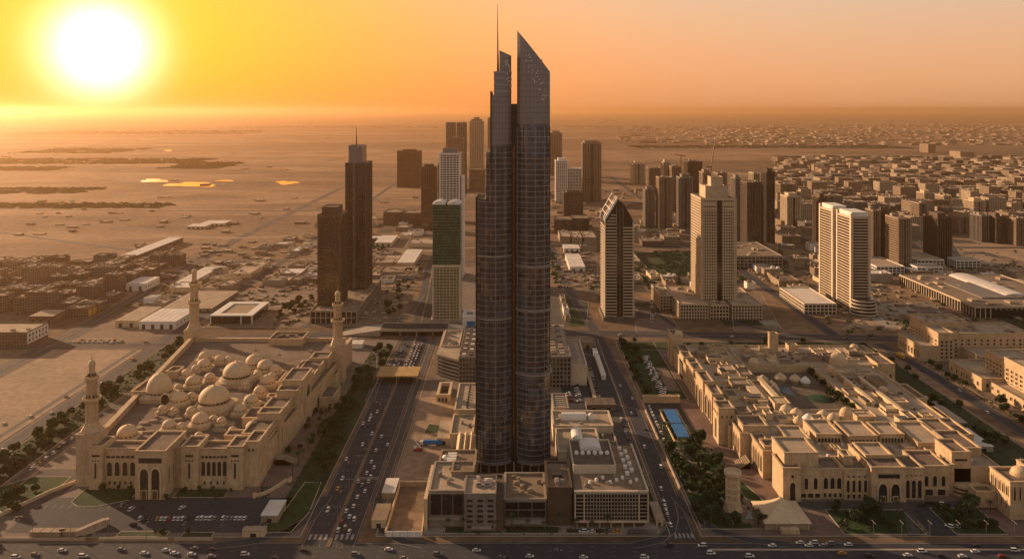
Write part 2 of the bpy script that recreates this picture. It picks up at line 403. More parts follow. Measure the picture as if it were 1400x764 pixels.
# the yards behind the cross street
plot('yard', -230, -135, 930, 1150, .04, S['sand_dk'], True)
plot('yard', -85, -30, 930, 1280, .04, S['pave'])
plot('yard', 30, 68, 925, 1095, .04, S['asphalt_lt'])
area('lawn', ppoly((770, 437), (802, 440), (805, 414), (762, 400)), .08, S['grass'])
area('lawn', ppoly((779, 446), (800, 446), (796, 428), (776, 428)), .12, S['grass'], False)
area('yard', ppoly((757, 398), (818, 399), (816, 352), (760, 348)), .05, S['sand_dk'])
area('scrub_field', ppoly((866, 345), (985, 345), (1000, 378), (890, 372)), .06, S['grass_dk'])
area('scrub_field', ppoly((900, 385), (945, 392), (930, 372), (885, 366)), .07, S['grass_dk'])
area('sand_lot', ppoly((1245, 330), (1400, 322), (1480, 395), (1300, 362)), .05, S['sand'])
area('yard', ppoly((870, 455), (930, 455), (905, 408), (866, 408)), .06, S['pave_red'])
area('yard', ppoly((1003, 452), (1068, 450), (1040, 400), (1000, 405)), .06, S['sand_dk'])
area('yard', ppoly((1150, 450), (1245, 450), (1200, 408), (1190, 430)), .06, S['sand'])
# mosque grounds
plot('car_park', -300, -134, 476, 519, .08, S['asphalt'])
plot('car_park', -326, -292, 496, 560, .07, S['asphalt_lt'])
area('forecourt', rect(-172, -146, 519, 700), .06, S['pave_red'], False)
area('lawn', [(-281, 523), (-281, 531), (-245, 531), (-245, 516), (-262, 507), (-274, 507), (-281, 513)], .16, S['grass'])
area('lawn', rect(-219, -186, 519, 531), .16, S['grass'])
area('lawn', [(-340, 478), (-318, 500), (-300, 527), (-300, 548), (-326, 548), (-352, 520), (-366, 500), (-366, 478)], .14, S['grass'])
area('lawn', [(-152, 476), (-131, 476), (-126, 500), (-128, 540), (-139, 540), (-142, 500)], .16, S['grass'])
area('flower_bed', rect(-268, -246, 470.5, 475), .2, S['grass_dk']); area('flower_bed', rect(-232, -203, 471, 477), .2, S['grass_dk'])
area('flower_bed', rect(-194, -176, 470.5, 476), .2, S['grass_dk'])
# palace grounds
area('lawn', rect(114, 152, 694, 866), .14, S['grass'])
area('lawn', [(113, 480), (113, 606), (120, 640), (138, 640), (142, 600), (150, 560), (160, 520), (163, 480)], .16, S['grass'])
area('garden_path', [(116, 596), (121, 600), (130, 580), (136, 560), (150, 540), (152, 500), (148, 500), (146, 538), (130, 556), (124, 578)], .22, S['pave'], False)
area('garden_path', [(114, 530), (128, 530), (138, 512), (136, 509), (126, 526), (114, 526)], .22, S['pave'], False)
area('sand_patch', [(138, 486), (150, 488), (152, 505), (142, 512), (134, 502)], .2, S['sand_dk'], False)
area('terrace', rect(139, 150, 715, 780), .26, S['pave'], False)
area('promenade', rect(143, 157, 520, 790), .1, S['pave_red'], False)
area('lawn', rect(334, 378, 500, 862), .12, S['grass_dk'])
area('lawn', rect(196, 244, 474, 503), .14, S['grass']); area('lawn', rect(262, 292, 474, 505), .14, S['grass'])
area('lawn', rect(112, 378, 838, 866), .16, S['grass_dk'])
area('forecourt', rect(176, 320, 503, 514), .1, S['asphalt_lt'], False)
area('driveway', [(232, 472), (240, 472), (252, 505), (246, 505)], .24, S['asphalt_lt'], False)
area('driveway', [(246, 472), (262, 472), (262, 505), (250, 505)], .2, S['asphalt'], False)
area('court', rect(144, 176, 474, 490), .22, S['pave_red'], False)
# plaza round the tower
area('forecourt', rect(-62, 88, 474, 488), .08, S['concrete'], False)
area('sand_lot', [(-79, 545), (-50, 545), (-42, 600), (-46, 700), (-79, 700)], .08, S['sand'], False)
area('paved_yard', rect(-80, -72, 700, 870), .09, S['pave_red'], False)
area('lawn', rect(-40, -6, 475, 483), .2, S['grass_dk']); area('lawn', rect(-4, 28, 475, 483), .2, S['grass_dk'])
area('lawn', rect(32, 58, 475, 480), .2, S['grass_dk']); area('verge', rect(85, 91, 492, 560), .2, S['grass_dk'])
area('lawn', [(-66, 640), (-52, 636), (-54, 622), (-68, 622)], .2, S['grass'])
area('car_park', rect(44, 92, 665, 850), .08, S['asphalt'], False)
area('car_park', rect(113, 142, 600, 686), .1, S['asphalt'], False)
area('service_yard', rect(58, 92, 560, 668), .07, S['asphalt_lt'], False)
# distant patches
for k, pts in enumerate((((120, 372), (260, 360), (330, 372), (200, 392)),
                         ((430, 330), (560, 330), (560, 392), (420, 372)))):
    area('packed_ground', ppoly(*pts), .05, S['sand_dk'], False)

# ---------------------------------------------------------------- roads
rd = MB(); ln = MB(); md = MB()
def road(pts, wd, z, name='road', m='asphalt', lanes=2, median=0.0, edge=True):
    r = MB(); ribbon(r, pts, wd, z); structure(name, r, S[m])
    if median:
        q = MB(); ribbon(q, pts, median, z + .16); L_, R_ = strip(pts, median)
        for s in (L_, R_): kerbs(q, [tuple(p) for p in s], z, .2, .35, False)
        structure('road_median', q, S['sand_dk'])
    q = MB()
    offs = [-wd / 2 + .8, wd / 2 - .8] if edge else []
    for o in offs:
        L_, R_ = strip(pts, abs(2 * o)); s = L_ if o > 0 else R_
        ribbon(q, [tuple(p) for p in s], .3, z + .01)
    if lanes > 1:
        half = (wd / 2 - .8); inner = median / 2 + .6
        for sgn in (-1, 1):
            for k in range(1, lanes):
                o = sgn * (inner + (half - inner) * k / lanes)
                L_, R_ = strip(pts, abs(2 * o)); s = L_ if o > 0 else R_
                for i in range(len(s) - 1):
                    a, b = Vector(s[i]), Vector(s[i + 1]); ln_ = (b - a).length; d = (b - a) / max(ln_, .01); t = 0
                    while t < min(ln_, 900):
                        e = min(t + 3, ln_); ribbon(q, [tuple(a + d * t), tuple(a + d * e)], .16, z + .012); t += 12
    if q.v: structure('road_marking', q, S['line'])
road([(-105.5, 460), (-105.5, 880)], 31, .12, lanes=4, median=2.2)
road([(-105.5, 880), (-107, 950), (-113, 1080), (-124, 1250), (-140, 1800), (-150, 3400)], 23, .125, lanes=3, median=1.8)
road([(-85.5, 500), (-85.5, 880)], 6.5, .11, 'service_road', 'asphalt_lt', 1)
road([(-700, 446), (700, 446)], 38, .10, lanes=4, median=0)
q = MB(); ribbon(q, [(112, 457.4), (700, 457.4)], 1.2, .26); kerbs(q, rect(112, 700, 456.7, 458.1), .1, .22, .25); structure('road_median', q, S['kerb'])
road([(-376, 380), (-376, 1200), (-384, 1700), (-400, 3200)], 13, .13, lanes=2)
road([(-392, 470), (-392, 860)], 5, .12, 'service_road', 'asphalt_lt', 1)
road([(-489, 380), (-489, 900), (-510, 1250), (-530, 1550), (-545, 2600)], 20, .13, lanes=2, median=1.5)
road([(-334, 440), (-334, 872)], 8, .12, 'lane_road', 'asphalt_lt', 1)
road([(-560, 850), (-378, 856), (-300, 880), (-200, 895), (-142, 901)], 22, .15, lanes=2, median=1.2)
road([(-74, 903), (60, 901), (250, 890), (500, 872), (1000, 858)], 24, .15, lanes=3, median=1.6)
road([(101, 468), (101, 690), (96, 870), (80, 1105), (72, 1470)], 13, .14, lanes=2)
road([(-1200, 1340), (-700, 1328), (-200, 1328), (-60, 1320)], 14, .14, lanes=1)
road([(-60, 1480), (70, 1470), (1400, 1450)], 16, .14, lanes=2)
road([(40, 1105), (290, 1105)], 9, .15, lanes=1)
road([(357, 880), (357, 1450), (368, 3000)], 15, .16, lanes=2)
road([(395, 380), (397, 760), (392, 860)], 13, .12, lanes=2)
road([(200, 1105), (178, 980), (190, 925)], 8, .16, lanes=1)
road([(300, 905), (262, 940), (250, 1105)], 8, .17, lanes=1)
road([(-240, 1122), (-85, 1140)], 10, .14, lanes=1)
road([(560, 860), (640, 1100), (900, 1700), (1500, 3000)], 16, .16, lanes=2)
road([(-1800, 2050), (-600, 1980), (-120, 2000), (900, 2060)], 15, .2, lanes=1)
road([(-500, 1328), (-1500, 1900), (-3200, 2500)], 14, .15, lanes=1)
# corner sweeps at the front junction and slip roads near the bridge
road([(-85.5, 520), (-83, 494), (-76, 478), (-62, 466), (-50, 462)], 8, .16, 'slip_road', 'asphalt', 1)
road([(-120, 520), (-124, 492), (-134, 476), (-152, 466), (-170, 462)], 9, .16, 'slip_road', 'asphalt', 1)
road([(101, 520), (99, 494), (94, 478), (86, 468), (70, 462)], 8, .16, 'slip_road', 'asphalt', 1)
road([(106, 520), (112, 494), (122, 477), (138, 468), (160, 463)], 8, .17, 'slip_road', 'asphalt', 1)
road([(-122, 690), (-126, 770), (-134, 820), (-150, 850), (-190, 872)], 9, .17, 'slip_road', 'asphalt_lt', 1)
road([(-150, 925), (-134, 960), (-124, 1010), (-122, 1090)], 9, .17, 'slip_road', 'asphalt_lt', 1)
road([(-240, 925), (-236, 960), (-200, 1040), (-196, 1120)], 9, .17, 'slip_road', 'asphalt', 1)
# zebra bars and arrows at the junction
q = MB()
for k in range(9): q.sheet(rect(-119 + k * 3.1, -117.4 + k * 3.1, 468, 474), .17)
for k in range(5): q.sheet(rect(95.6 + k * 2.4, 96.8 + k * 2.4, 470, 475), .19)
structure('road_marking', q, S['line'])
q = MB()
for x0, x1, n in ((-228, -199, 11), (-193, -164, 11)):
    for k in range(n + 1):
        x = x0 + (x1 - x0) * k / n; q.sheet(rect(x - .12, x + .12, 489, 494.5), .10)
for k in range(13): q.sheet(rect(-299 + k * 5, -298.7 + k * 5, 505, 510), .10)
structure('parking_marking', q, S['line'])

# faint dirt tracks over the plain
tq = random.Random(77)
for k in range(52):
    y = tq.uniform(1250, 4200); x = -tq.uniform(.12, .68) * y; a = tq.choice((0, 0, .25, 1.5, -.3)) + tq.uniform(-.15, .15); L_ = tq.uniform(200, 900); pts = []
    for i in range(7): pts.append((x + math.cos(a) * L_ * i / 6, y + math.sin(a) * L_ * i / 6)); a += tq.uniform(-.12, .12)
    r = MB(); ribbon(r, pts, tq.uniform(5, 14), .06 + k * .004); structure('dirt_track', r, S[tq.choice(('roof_dk', 'roof_lt', 'sand_dk', 'roof_dk'))])
# ---------------------------------------------------------------- the bridge over the boulevard
t = thing('road_bridge', 'pale concrete road bridge crossing the wide boulevard behind the domed complex', 'bridge', (-108, 903, 0))
MB().box(-146, -72, 889, 917, 5.2, 6.6).build('deck', S['concrete'], t)
MB().box(-146, -72, 889.6, 916.4, 6.6, 6.62).build('road_surface', S['asphalt'], t)
for yy in (888.6, 916.8): MB().box(-146, -72, yy, yy + .6, 5.0, 7.8).build('parapet', S['kerb'], t)
for xx in (-146, -124, -105.5, -88, -72): MB().box(xx - .8, xx + .8, 891, 915, 0, 5.2).build('pier', S['concrete'], t)
for x0, x1, s in ((-190, -146, 1), (-72, -30, -1)):
    m = MB(); a, b = (0.2, 6.6) if s > 0 else (6.6, 0.2)
    m.add([(x0, 889, 0), (x1, 889, 0), (x1, 917, 0), (x0, 917, 0), (x0, 889, a), (x1, 889, b), (x1, 917, b), (x0, 917, a)],
          [(0, 1, 5, 4), (1, 2, 6, 5), (2, 3, 7, 6), (3, 0, 4, 7), (4, 5, 6, 7)]); m.build('ramp', S['concrete'], t)
# the ochre gantry slab over the boulevard (photo 525-565, 503-518)
t = thing('road_canopy', 'flat ochre canopy roof spanning both carriageways of the boulevard', 'canopy', (-105, 745, 0))
MB().box(-124, -86, 733, 760, 6.6, 7.6).build('roof_slab', mat('ochre_roof', (.48, .31, .12), .8, .15, .2), t)
for xx in (-123, -105.5, -87):
    for yy in (735, 746, 757): MB().box(xx - .4, xx + .4, yy - .4, yy + .4, 0, 6.6).build('column', S['concrete'], t)
t = thing('sign_gantry', 'grey steel gantry across the busy right carriageway near the front junction', 'gantry', (-96, 532, 0))
MB().box(-104, -88, 531.6, 532.4, 6, 7.1).build('beam', S['grey'], t)
for xx in (-104, -88): MB().box(xx - .25, xx + .25, 531.75, 532.25, 0, 6).build('post', S['grey'], t)
# ---------------------------------------------------------------- generic builders
def X(px, Y): return (px - 700) * Y / F
def H(py, Y): return HC - (py - HOR) * Y / F
rnd = random.Random(11)

def tower(label, x0, x1, y0, y1, h, glass, frame, fh=3.6, bay=4.0, bh=1.1, pw=.9, out=.45, style='grid', fine=False, crown=None, roofm='roof', base=0.0,
          name='high_rise', cat='tower', group=None, core_strip=None, units=2, pout=None, sides='FLRB'):
    """a framed tower: glass core, floor bands, piers, parapet, roof machines"""
    t = thing(name, label, cat, ((x0 + x1) / 2, (y0 + y1) / 2, base), group)
    pout = out * .6 if pout is None else pout
    i = 1.0
    z = base
    core = MB().box(x0 + i * .4, x1 - i * .4, y0 + i * .4, y1 - i * .4, z, h - .6); core.build('glazing', M_[glass] if isinstance(glass, str) else glass, t)
    fm = M_[frame] if isinstance(frame, str) else frame
    n = max(3, int((h - z) / fh)); fh = (h - z) / n
    bands = style in ('grid', 'bands'); piers = style in ('grid', 'fins')
    w = MB(); skip = core_strip
    def band_box(mb, zz):
        if skip:
            a, b = skip
            mb.box(x0 - out, x0 + (x1 - x0) * a, y0 - out, y1 + out, zz, zz + bh); mb.box(x0 + (x1 - x0) * b, x1 + out, y0 - out, y1 + out, zz, zz + bh)
            mb.box(x0 + (x1 - x0) * a, x0 + (x1 - x0) * b, y0 + 3, y1 - 1, zz, zz + bh)
        else: mb.box(x0 - out, x1 + out, y0 - out, y1 + out, zz, zz + bh)
    if bands:
        if fine:
            m = MB(); band_box(m, z + fh - bh); o = m.build('floor_band', fm, t)
            for k in range(1, n - 1): dup_part(o, (0, 0, k * fh))
        else:
            for k in range(n - 1): band_box(w, z + fh * (k + 1) - bh)
    if piers:
        nx = max(2, round((x1 - x0) / bay)); ny = max(2, round((y1 - y0) / bay))
        P_ = []
        for k in range(nx + 1):
            xx = x0 + (x1 - x0) * k / nx
            if skip and skip[0] < (xx - x0) / (x1 - x0) < skip[1]: continue
            P_.append((xx - pw / 2, xx + pw / 2, y0 - pout, y0 + .5))
        for k in range(1, ny):
            yy = y0 + (y1 - y0) * k / ny
            if 'L' in sides: P_.append((x0 - pout, x0 + .5, yy - pw / 2, yy + pw / 2))
            if 'R' in sides: P_.append((x1 - .5, x1 + pout, yy - pw / 2, yy + pw / 2))
        for k, (a, b, c, d) in enumerate(P_):
            if fine: MB().box(a, b, c, d, z, h - .3).build('pier', fm, t)
            else: w.box(a, b, c, d, z, h - .3)
    for (cx, cy) in ((x0, y0), (x1, y0), (x0, y1), (x1, y1)):
        w.box(cx - out - .1 - (.0 if cx == x0 else 1.1), cx + out + .1 + (1.1 if cx == x0 else 0), cy - out - .1, cy + out + .1, z, h)
    w.ring(x0 - out - .2, x1 + out + .2, y0 - out - .2, y1 + out + .2, h - 1.6, h + 1.2, .8)
    w.build('wall', fm, t)
    MB().box(x0 + .2, x1 - .2, y0 + .2, y1 - .2, h - .6, h).build('roof', M_[roofm], t)
    if crown:
        for (a, b, c, d, hh, mm) in crown:
            cx0, cx1, cy0, cy1 = x0 + (x1 - x0) * a, x0 + (x1 - x0) * b, y0 + (y1 - y0) * c, y0 + (y1 - y0) * d
            m = MB().box(cx0, cx1, cy0, cy1, h, h + hh)
            m.ring(cx0 - .3, cx1 + .3, cy0 - .3, cy1 + .3, h + hh, h + hh + .9, .5)
            for q in range(1, int(hh / 3.5)): m.box(cx0 - .25, cx1 + .25, cy0 - .25, cy1 + .25, h + q * 3.5, h + q * 3.5 + .7)
            m.build('crown', M_[mm], t)
    else:
        for k in range(units):
            ux = rnd.uniform(x0 + 2, x1 - 7); uy = rnd.uniform(y0 + 3, y1 - 8)
            MB().box(ux, ux + rnd.uniform(4, 7), uy, uy + rnd.uniform(4, 9), h, h + rnd.uniform(2, 4.5)).build('rooftop_unit', M_['concrete'], t)
    return t

def podium(t, x0, x1, y0, y1, h, wallm, roofm='roof', fh=4.2, bay=5, name='podium', base=0, lat=True, glass='black'):
    m = MB(); 
    if lat:
        m.box(x0 + .5, x1 - .5, y0 + .5, y1 - .5, base, h - .4, 1)
        n = max(1, int((h - base) / fh)); f2 = (h - base) / n
        for k in range(n): m.box(x0, x1, y0, y1, base + f2 * (k + 1) - 1.2, base + f2 * (k + 1) - (.5 if k == n - 1 else 0))
        nx = max(2, round((x1 - x0) / bay)); ny = max(2, round((y1 - y0) / bay))
        for k in range(nx + 1): xx = x0 + (x1 - x0) * k / nx; m.box(xx - .55, xx + .55, y0 - .25, y0 + .6, base, h - .3)
        for k in range(ny + 1):
            yy = y0 + (y1 - y0) * k / ny; m.box(x0 - .25, x0 + .6, yy - .55, yy + .55, base, h - .3); m.box(x1 - .6, x1 + .25, yy - .55, yy + .55, base, h - .3)
    else: m.box(x0, x1, y0, y1, base, h - .3)
    m.ring(x0 - .3, x1 + .3, y0 - .3, y1 + .3, h - .8, h + 1, .7)
    o = m.build(name, [M_[wallm] if isinstance(wallm, str) else wallm, M_[glass]], t)
    MB().box(x0 + .5, x1 - .5, y0 + .5, y1 - .5, h - .4, h + .02).build('roof', M_[roofm], t)
    return o
def units(t, x0, x1, y0, y1, h, n, m='concrete', s=(1.5, 4), hh=(1, 2.6), name='rooftop_unit', rr=rnd):
    for k in range(n):
        a = rr.uniform(*s); b = rr.uniform(*s); ux = rr.uniform(x0 + .8, max(x0 + 1, x1 - a - .8)); uy = rr.uniform(y0 + .8, max(y0 + 1, y1 - b - .8)); z = rr.uniform(*hh)
        q = MB().box(ux, ux + a, uy, uy + b, h, h + z); q.box(ux + a * .2, ux + a * .8, uy + b * .2, uy + b * .8, h + z, h + z + .35)
        q.build(name, M_[m], t)

# ---------------------------------------------------------------- the tall twin winged tower in the middle
M_['tower_glass'] = glassmat('tower_glass', (.040, .052, .066), .09, .03, 3.75, 2.4, metal=.12, lo=.45, hi=1.7, big=((.15, .115, .085), (.07, .10, .135)))  # warm and cool tints imitate sky reflections in some panes
M_['tower_skin'] = glassmat('tower_skin', (.175, .175, .185), .28, .012, 3.7, 2.3, metal=.5, lo=.92, hi=1.06)
M_['tower_metal'] = mat('tower_metal', (.30, .30, .31), .4, .12, .3, metal=.5)
M_['orange_glass'] = mat('copper_glass', (.20, .11, .06), .25, .3, .3, metal=.7)
T = thing('skyscraper', 'tallest tower, dark glass with two curved wings, a slanted blade top and a needle spire', 'skyscraper', (1.0, 570, 0))
FY = 555.0
def front(xc, hw, sag):
    return lambda x: FY - sag * (1 - ((x - xc) / hw) ** 2)
def wing(mb, x0, x1, fy, back, z0, ztop, mi=0, n=14, top=None):
    xs = [x0 + (x1 - x0) * k / n for k in range(n + 1)]
    bot = [(x, fy(x), z0) for x in xs] + [(x1, back, z0), (x0, back, z0)]
    tp = [(x, fy(x), ztop(x)) for x in xs] + [(x1, back, ztop(x1)), (x0, back, ztop(x0))]
    m = len(bot)
    mb.add(bot + tp, [(i, (i + 1) % m, m + (i + 1) % m, m + i) for i in range(m)], mi)
    # the top as strips so that a slanted top stays planar
    for k in range(n):
        a, b = xs[k], xs[k + 1]
        mb.add([(a, fy(a), ztop(a)), (b, fy(b), ztop(b)), (b, back, ztop(b)), (a, back, ztop(a))], [(0, 1, 2, 3)], mi if top is None else top)
def curved_band(x0, x1, fy, back, z0, z1, out=.3, dp=.7, n=14):
    m = MB(); xs = [x0 + (x1 - x0) * k / n for k in range(n + 1)]
    for k in range(n):
        a, b = xs[k], xs[k + 1]
        m.prism([(a, fy(a) - out), (b, fy(b) - out), (b, fy(b) + dp), (a, fy(a) + dp)], z0, z1)
    m.box(x0 - out, x0 + .2, fy(x0), back, z0, z1); m.box(x1 - .2, x1 + out, fy(x1), back, z0, z1)
    return m
fl = front(-12.3, 11.9, 5.5); fr = front(14.9, 11.3, 5.5)
L1, L2, L3, L4, L5, LR = -24.2, -17.7, -14.1, -12.3, -8.6, -0.5
wl = MB()
wing(wl, L1, L2, fl, 588, 9, lambda x: 188.5, 0, 5, 2); wing(wl, L2, L3, fl, 588, 9, lambda x: 221, 0, 4, 2)
wing(wl, L3, LR, fl, 588, 9, lambda x: 226, 0, 10)
wing(wl, L3, LR, fl, 588, 226, lambda x: 260, 1, 10, 2)
left = wl.build('glass_wing', [M_['tower_glass'], M_['tower_skin'], M_['roof_dk']], T)
cr = MB(); wing(cr, L4, LR, fl, 586, 260, lambda x: 275.7, 0, 8); wing(cr, L5, LR, fl, 582, 275.7, lambda x: 290.5 - (x - L5) * .43, 0, 6)
cr.build('crown', M_['tower_skin'], left)
m = curved_band(L4, LR, fl, 586, 262, 263, .25); m.build('crown_band', M_['tower_metal'], left)
for z in (266.5, 271, 275.2): curved_band(L4, LR, fl, 586, z, z + .9, .25).build('crown_band', M_['tower_metal'], left)
fin = MB().box(L3 - .8, L3 + .2, fl(L3) - .6, 588, 200, 262.5); fin.build('side_fin', M_['dark'], left)
MB().box(L1 - .9, L1 + .1, fl(L1) - .7, 586, 6, 190).build('side_fin', M_['dark'], left)
sp = MB(); zt = 322.5
sp.add([(-10.6, 553, 262), (-8.4, 553, 262), (-8.4, 555.5, 262), (-10.6, 555.5, 262), (-10.2, 553.8, 290), (-9.3, 553.8, 290), (-9.3, 554.8, 290), (-10.2, 554.8, 290),
        (-10.15, 554.2, zt), (-9.95, 554.2, zt), (-9.95, 554.4, zt), (-10.15, 554.4, zt)],
       [(0, 1, 5, 4), (1, 2, 6, 5), (2, 3, 7, 6), (3, 0, 4, 7), (4, 5, 9, 8), (5, 6, 10, 9), (6, 7, 11, 10), (7, 4, 8, 11), (8, 9, 10, 11)])
sp.build('spire', M_['dark'], T)
wr = MB(); R0, R1 = 3.6, 26.2
wing(wr, R0, R1, fr, 590, 68, lambda x: 240, 0, 12); 
frl = front(14.9, 11.5, 6.1); wing(wr, R0 - .3, R1 + .4, frl, 590.5, 9, lambda x: 68, 0, 12, 2)
wing(wr, R0, R1, fr, 590, 240, lambda x: 304.5 - (x - R0) / (R1 - R0) * 28.5, 1, 12)
right = wr.build('glass_wing', [M_['tower_glass'], M_['tower_skin'], M_['roof_dk']], T)
for z, k in ((142, .7), (68, .9), (112, .35)): curved_band(R0, R1, frl, 590, z, z + 1.5, k + .3).build('ledge', M_['tower_metal'], right)
for z in (149, 106): curved_band(L1, LR, fl, 588, z, z + 1.2, .6).build('ledge', M_['tower_metal'], left)
fh = 3.75
o = curved_band(R0, R1, frl, 590, 10, 10.4, .24).build('floor_band', M_['tower_metal'], right)
for k in range(1, 61): dup_part(o, (0, 0, k * fh), right)
o = curved_band(L1, LR, fl, 588, 10.4, 10.8, .24).build('floor_band', M_['tower_metal'], left)
for k in range(1, 48): dup_part(o, (0, 0, k * fh), left)
o = curved_band(L2, LR, fl, 588, 10.4 + 48 * fh, 10.8 + 48 * fh, .24).build('floor_band', M_['tower_metal'], left)
for k in range(1, 9): dup_part(o, (0, 0, k * fh), left)
for (a, b, f_, par, zt) in ((L1, LR, fl, left, 186), (R0, R1, fr, right, 238)):
    nn = 11
    for k in range(nn + 1):
        x = a + (b - a) * k / nn; z2 = zt
        if par is left and x > L3: z2 = 224
        MB().box(x - .16, x + .16, f_(x) - .5, f_(x) + .3, 10, z2).build('mullion', M_['dark'] if k % 3 else M_['tower_metal'], par)
    m = MB(); n = 14; xs = [a + (b - a) * k / n for k in range(n + 1)]
    for k in range(n): m.prism([(xs[k], f_(xs[k]) - 1.4), (xs[k + 1], f_(xs[k + 1]) - 1.4), (xs[k + 1], f_(xs[k + 1]) + 3), (xs[k], f_(xs[k]) + 3)], 7.6, 9.2)
    m.build('canopy', M_['tower_metal'], par)
core = MB().box(LR, R0, 558.5, 590, 0, 254); core.build('core', M_['dark'], T)
MB().box(LR + 1.1, LR + 2.3, 557.9, 558.5, 20, 225).build('lift_shaft_glazing', M_['orange_glass'], T)
MB().box(-22, 24, 557, 586, 0, 9).build('lobby', M_['black'], T)
for k in range(9): MB().box(-22 + k * 5.7, -21 + k * 5.7, 552.6, 553.6, 0, 8).build('column', M_['concrete'], T)
MB().box(21, 21.5, 572, 573, 280, 286).build('mast', M_['dark'], T)
# small pale boxes that paint glints of sky light near the two tips
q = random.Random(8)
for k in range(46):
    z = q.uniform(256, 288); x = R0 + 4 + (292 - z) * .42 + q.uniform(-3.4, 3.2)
    if z < 304 - (x - R0) * 1.3: MB().box(x, x + q.uniform(.35, .9), fr(x) - .2, fr(x) + .3, z, z + q.uniform(.5, 1.3)).build('tip_glint', M_['roof_wh'], right)
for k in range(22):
    x = q.uniform(L5 + 3.5, LR - .9); z = q.uniform(264, 284); MB().box(x, x + .6, fl(x) - .25, fl(x) + .3, z, z + q.uniform(.5, 1.2)).build('tip_glint', M_['roof_wh'], left)

# ---------------------------------------------------------------- towers one by one
M_['brown_glass'] = glassmat('brown_glass', (.05, .045, .042), .12, .02, 3.6, 2.5, metal=.6)
M_['bronze'] = mat('bronze_frame', (.13, .09, .062), .5, .15, .2, metal=.3)
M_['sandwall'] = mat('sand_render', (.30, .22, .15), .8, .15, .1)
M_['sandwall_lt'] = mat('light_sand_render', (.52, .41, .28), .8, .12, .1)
M_['greywall'] = mat('grey_render', (.21, .185, .16), .8, .15, .1)
M_['olive'] = mat('olive_glass', (.13, .14, .05), .3, .2, .2, spec=.6)

t = tower('dark brown tower with gold lit window rows, left of the needle topped tower', -233, -206, 965, 1007, 122.8, 'brown_glass', 'bronze', 3.3, 2.6, .5, .35, .25, 'grid', base=14.5, fine=False,
          crown=[(.15, .85, .1, .8, 9, 'brown')])
t = tower('dark slender tower with a glass crown and a needle mast, left of centre', -218, -191, 1053, 1098, 179, 'brown_glass', 'brown', 3.5, 3.2, .6, .4, .3, 'grid', base=14.5,
          crown=[(.12, .78, .1, .8, 23, 'tower_skin')], core_strip=(.42, .62))
MB().tube((-206, 1065, 202), (-206, 1065, 228), 1.1, .25).build('spire', M_['dark'], t)
for x in (-207.6, -205.6): MB().box(x - .25, x + .25, 1052.2, 1053, 15, 182).build('light_strip', M_['concrete'], t)
t = thing('podium_building', 'low stone podium with dark bays under the two dark left towers', 'podium', (-208, 1000, 0))
podium(t, -236, -182, 942, 1118, 14.2, 'concrete', 'roof', 7, 6); units(t, -234, -184, 944, 962, 14.2, 8); units(t, -203, -184, 965, 1050, 14.2, 10)
t = tower('green glass tower with a pale olive lower half, left of the tallest tower', -93.5, -61, 948, 975, 66, 'olive', 'cream', 3.4, 4.2, .55, .5, .3, 'grid', units=0, roofm='roof_wh')
podium_h = 66
g = MB().box(-93.5, -61, 948, 975, 66, 139); g.build('upper_glazing', glassmat('upper_green', (.008, .060, .032), .2, .02, 3.4, 2.6, metal=.0, spec=.4), t)
for k in range(1, 21):
    MB().box(-93.9, -60.6, 947.6, 975.4, 66 + k * 3.45, 66.3 + k * 3.45).build('floor_band', M_['grey'], t)
for a, b in ((-93.8, -78.2), (-76.4, -60.7)):
    m = MB(); n = 8
    for k in range(n):
        x0 = a + (b - a) * k / n; x1 = a + (b - a) * (k + 1) / n; z0 = 139 + 3.4 * math.sin(math.pi * (k + .5) / n)
        m.box(x0, x1, 947.2, 975.6, 138, z0)
    m.build('roof_shell', M_['white'], t)
MB().box(-78.2, -76.4, 949, 974, 0, 140).build('recess', M_['dark'], t)
MB().box(-96, -58, 946, 978, 0, 3).build('plinth', M_['concrete'], t)
t = tower('white striped tower with a rounded dark crown rising behind the green tower', -108, -78, 1200, 1232, 184, 'black', 'white', 3.5, 5, 1.3, .8, .5, 'grid', core_strip=(.0, .001), crown=[(.15, .85, .1, .9, 7, 'grey')])
MB().box(-76, -72, 1204, 1232, 0, 150).build('side_wing', M_['white'], t)
t = tower('broad dark brown tower standing alone on the hazy plain left of centre', -369, -296, 2585, 2640, 116, 'brown_glass', 'brown', 4, 8, .8, .9, .4, 'grid', core_strip=(.47, .53))
MB().box(-352, -310, 2590, 2620, 116, 122).build('crown', M_['brown'], t)
t = tower('slim brown tower with rounded top just left of the white striped tower', -188, -158, 1667, 1700, 130, 'brown_glass', 'bronze', 3.6, 4, .8, .8, .4, 'grid', crown=[(.2, .8, .2, .8, 5, 'brown')])
t = tower('brown tower shaft behind the slim brown tower, left of the white stripes', -165, -136, 1800, 1830, 128, 'brown_glass', 'bronze', 3.6, 4, .8, .8, .4)
t = tower('tall hazy twin slab, left half of the pair beyond the white striped tower', -205, -177, 2500, 2530, 209, 'brown_glass', 'sandwall', 4, 6, 1.2, 1.2, .4)
t = tower('tall hazy twin slab, right half of the pair beyond the white striped tower', -172, -142, 2500, 2530, 209, 'brown_glass', 'sandwall', 4, 6, 1.2, 1.2, .4)
t = tower('hazy lower tower in front of the tall twin slabs', -180, -146, 2440, 2470, 165, 'brown_glass', 'sandwall', 4, 6, 1.2, 1.2, .4)
t = tower('hazy tower with a domed top left of the tallest tower', -161, -108, 3056, 3100, 205, 'brown_glass', 'sandwall_lt', 4, 7, 1.4, 1.4, .5, crown=[(.12, .88, .1, .9, 8, 'sandwall'), (.3, .7, .3, .7, 15, 'sandwall')])
t = tower('hazy tower half hidden behind the left edge of the tallest tower', -92, -62, 3056, 3100, 217, 'brown_glass', 'sandwall', 4, 7, 1.4, 1.4, .5)
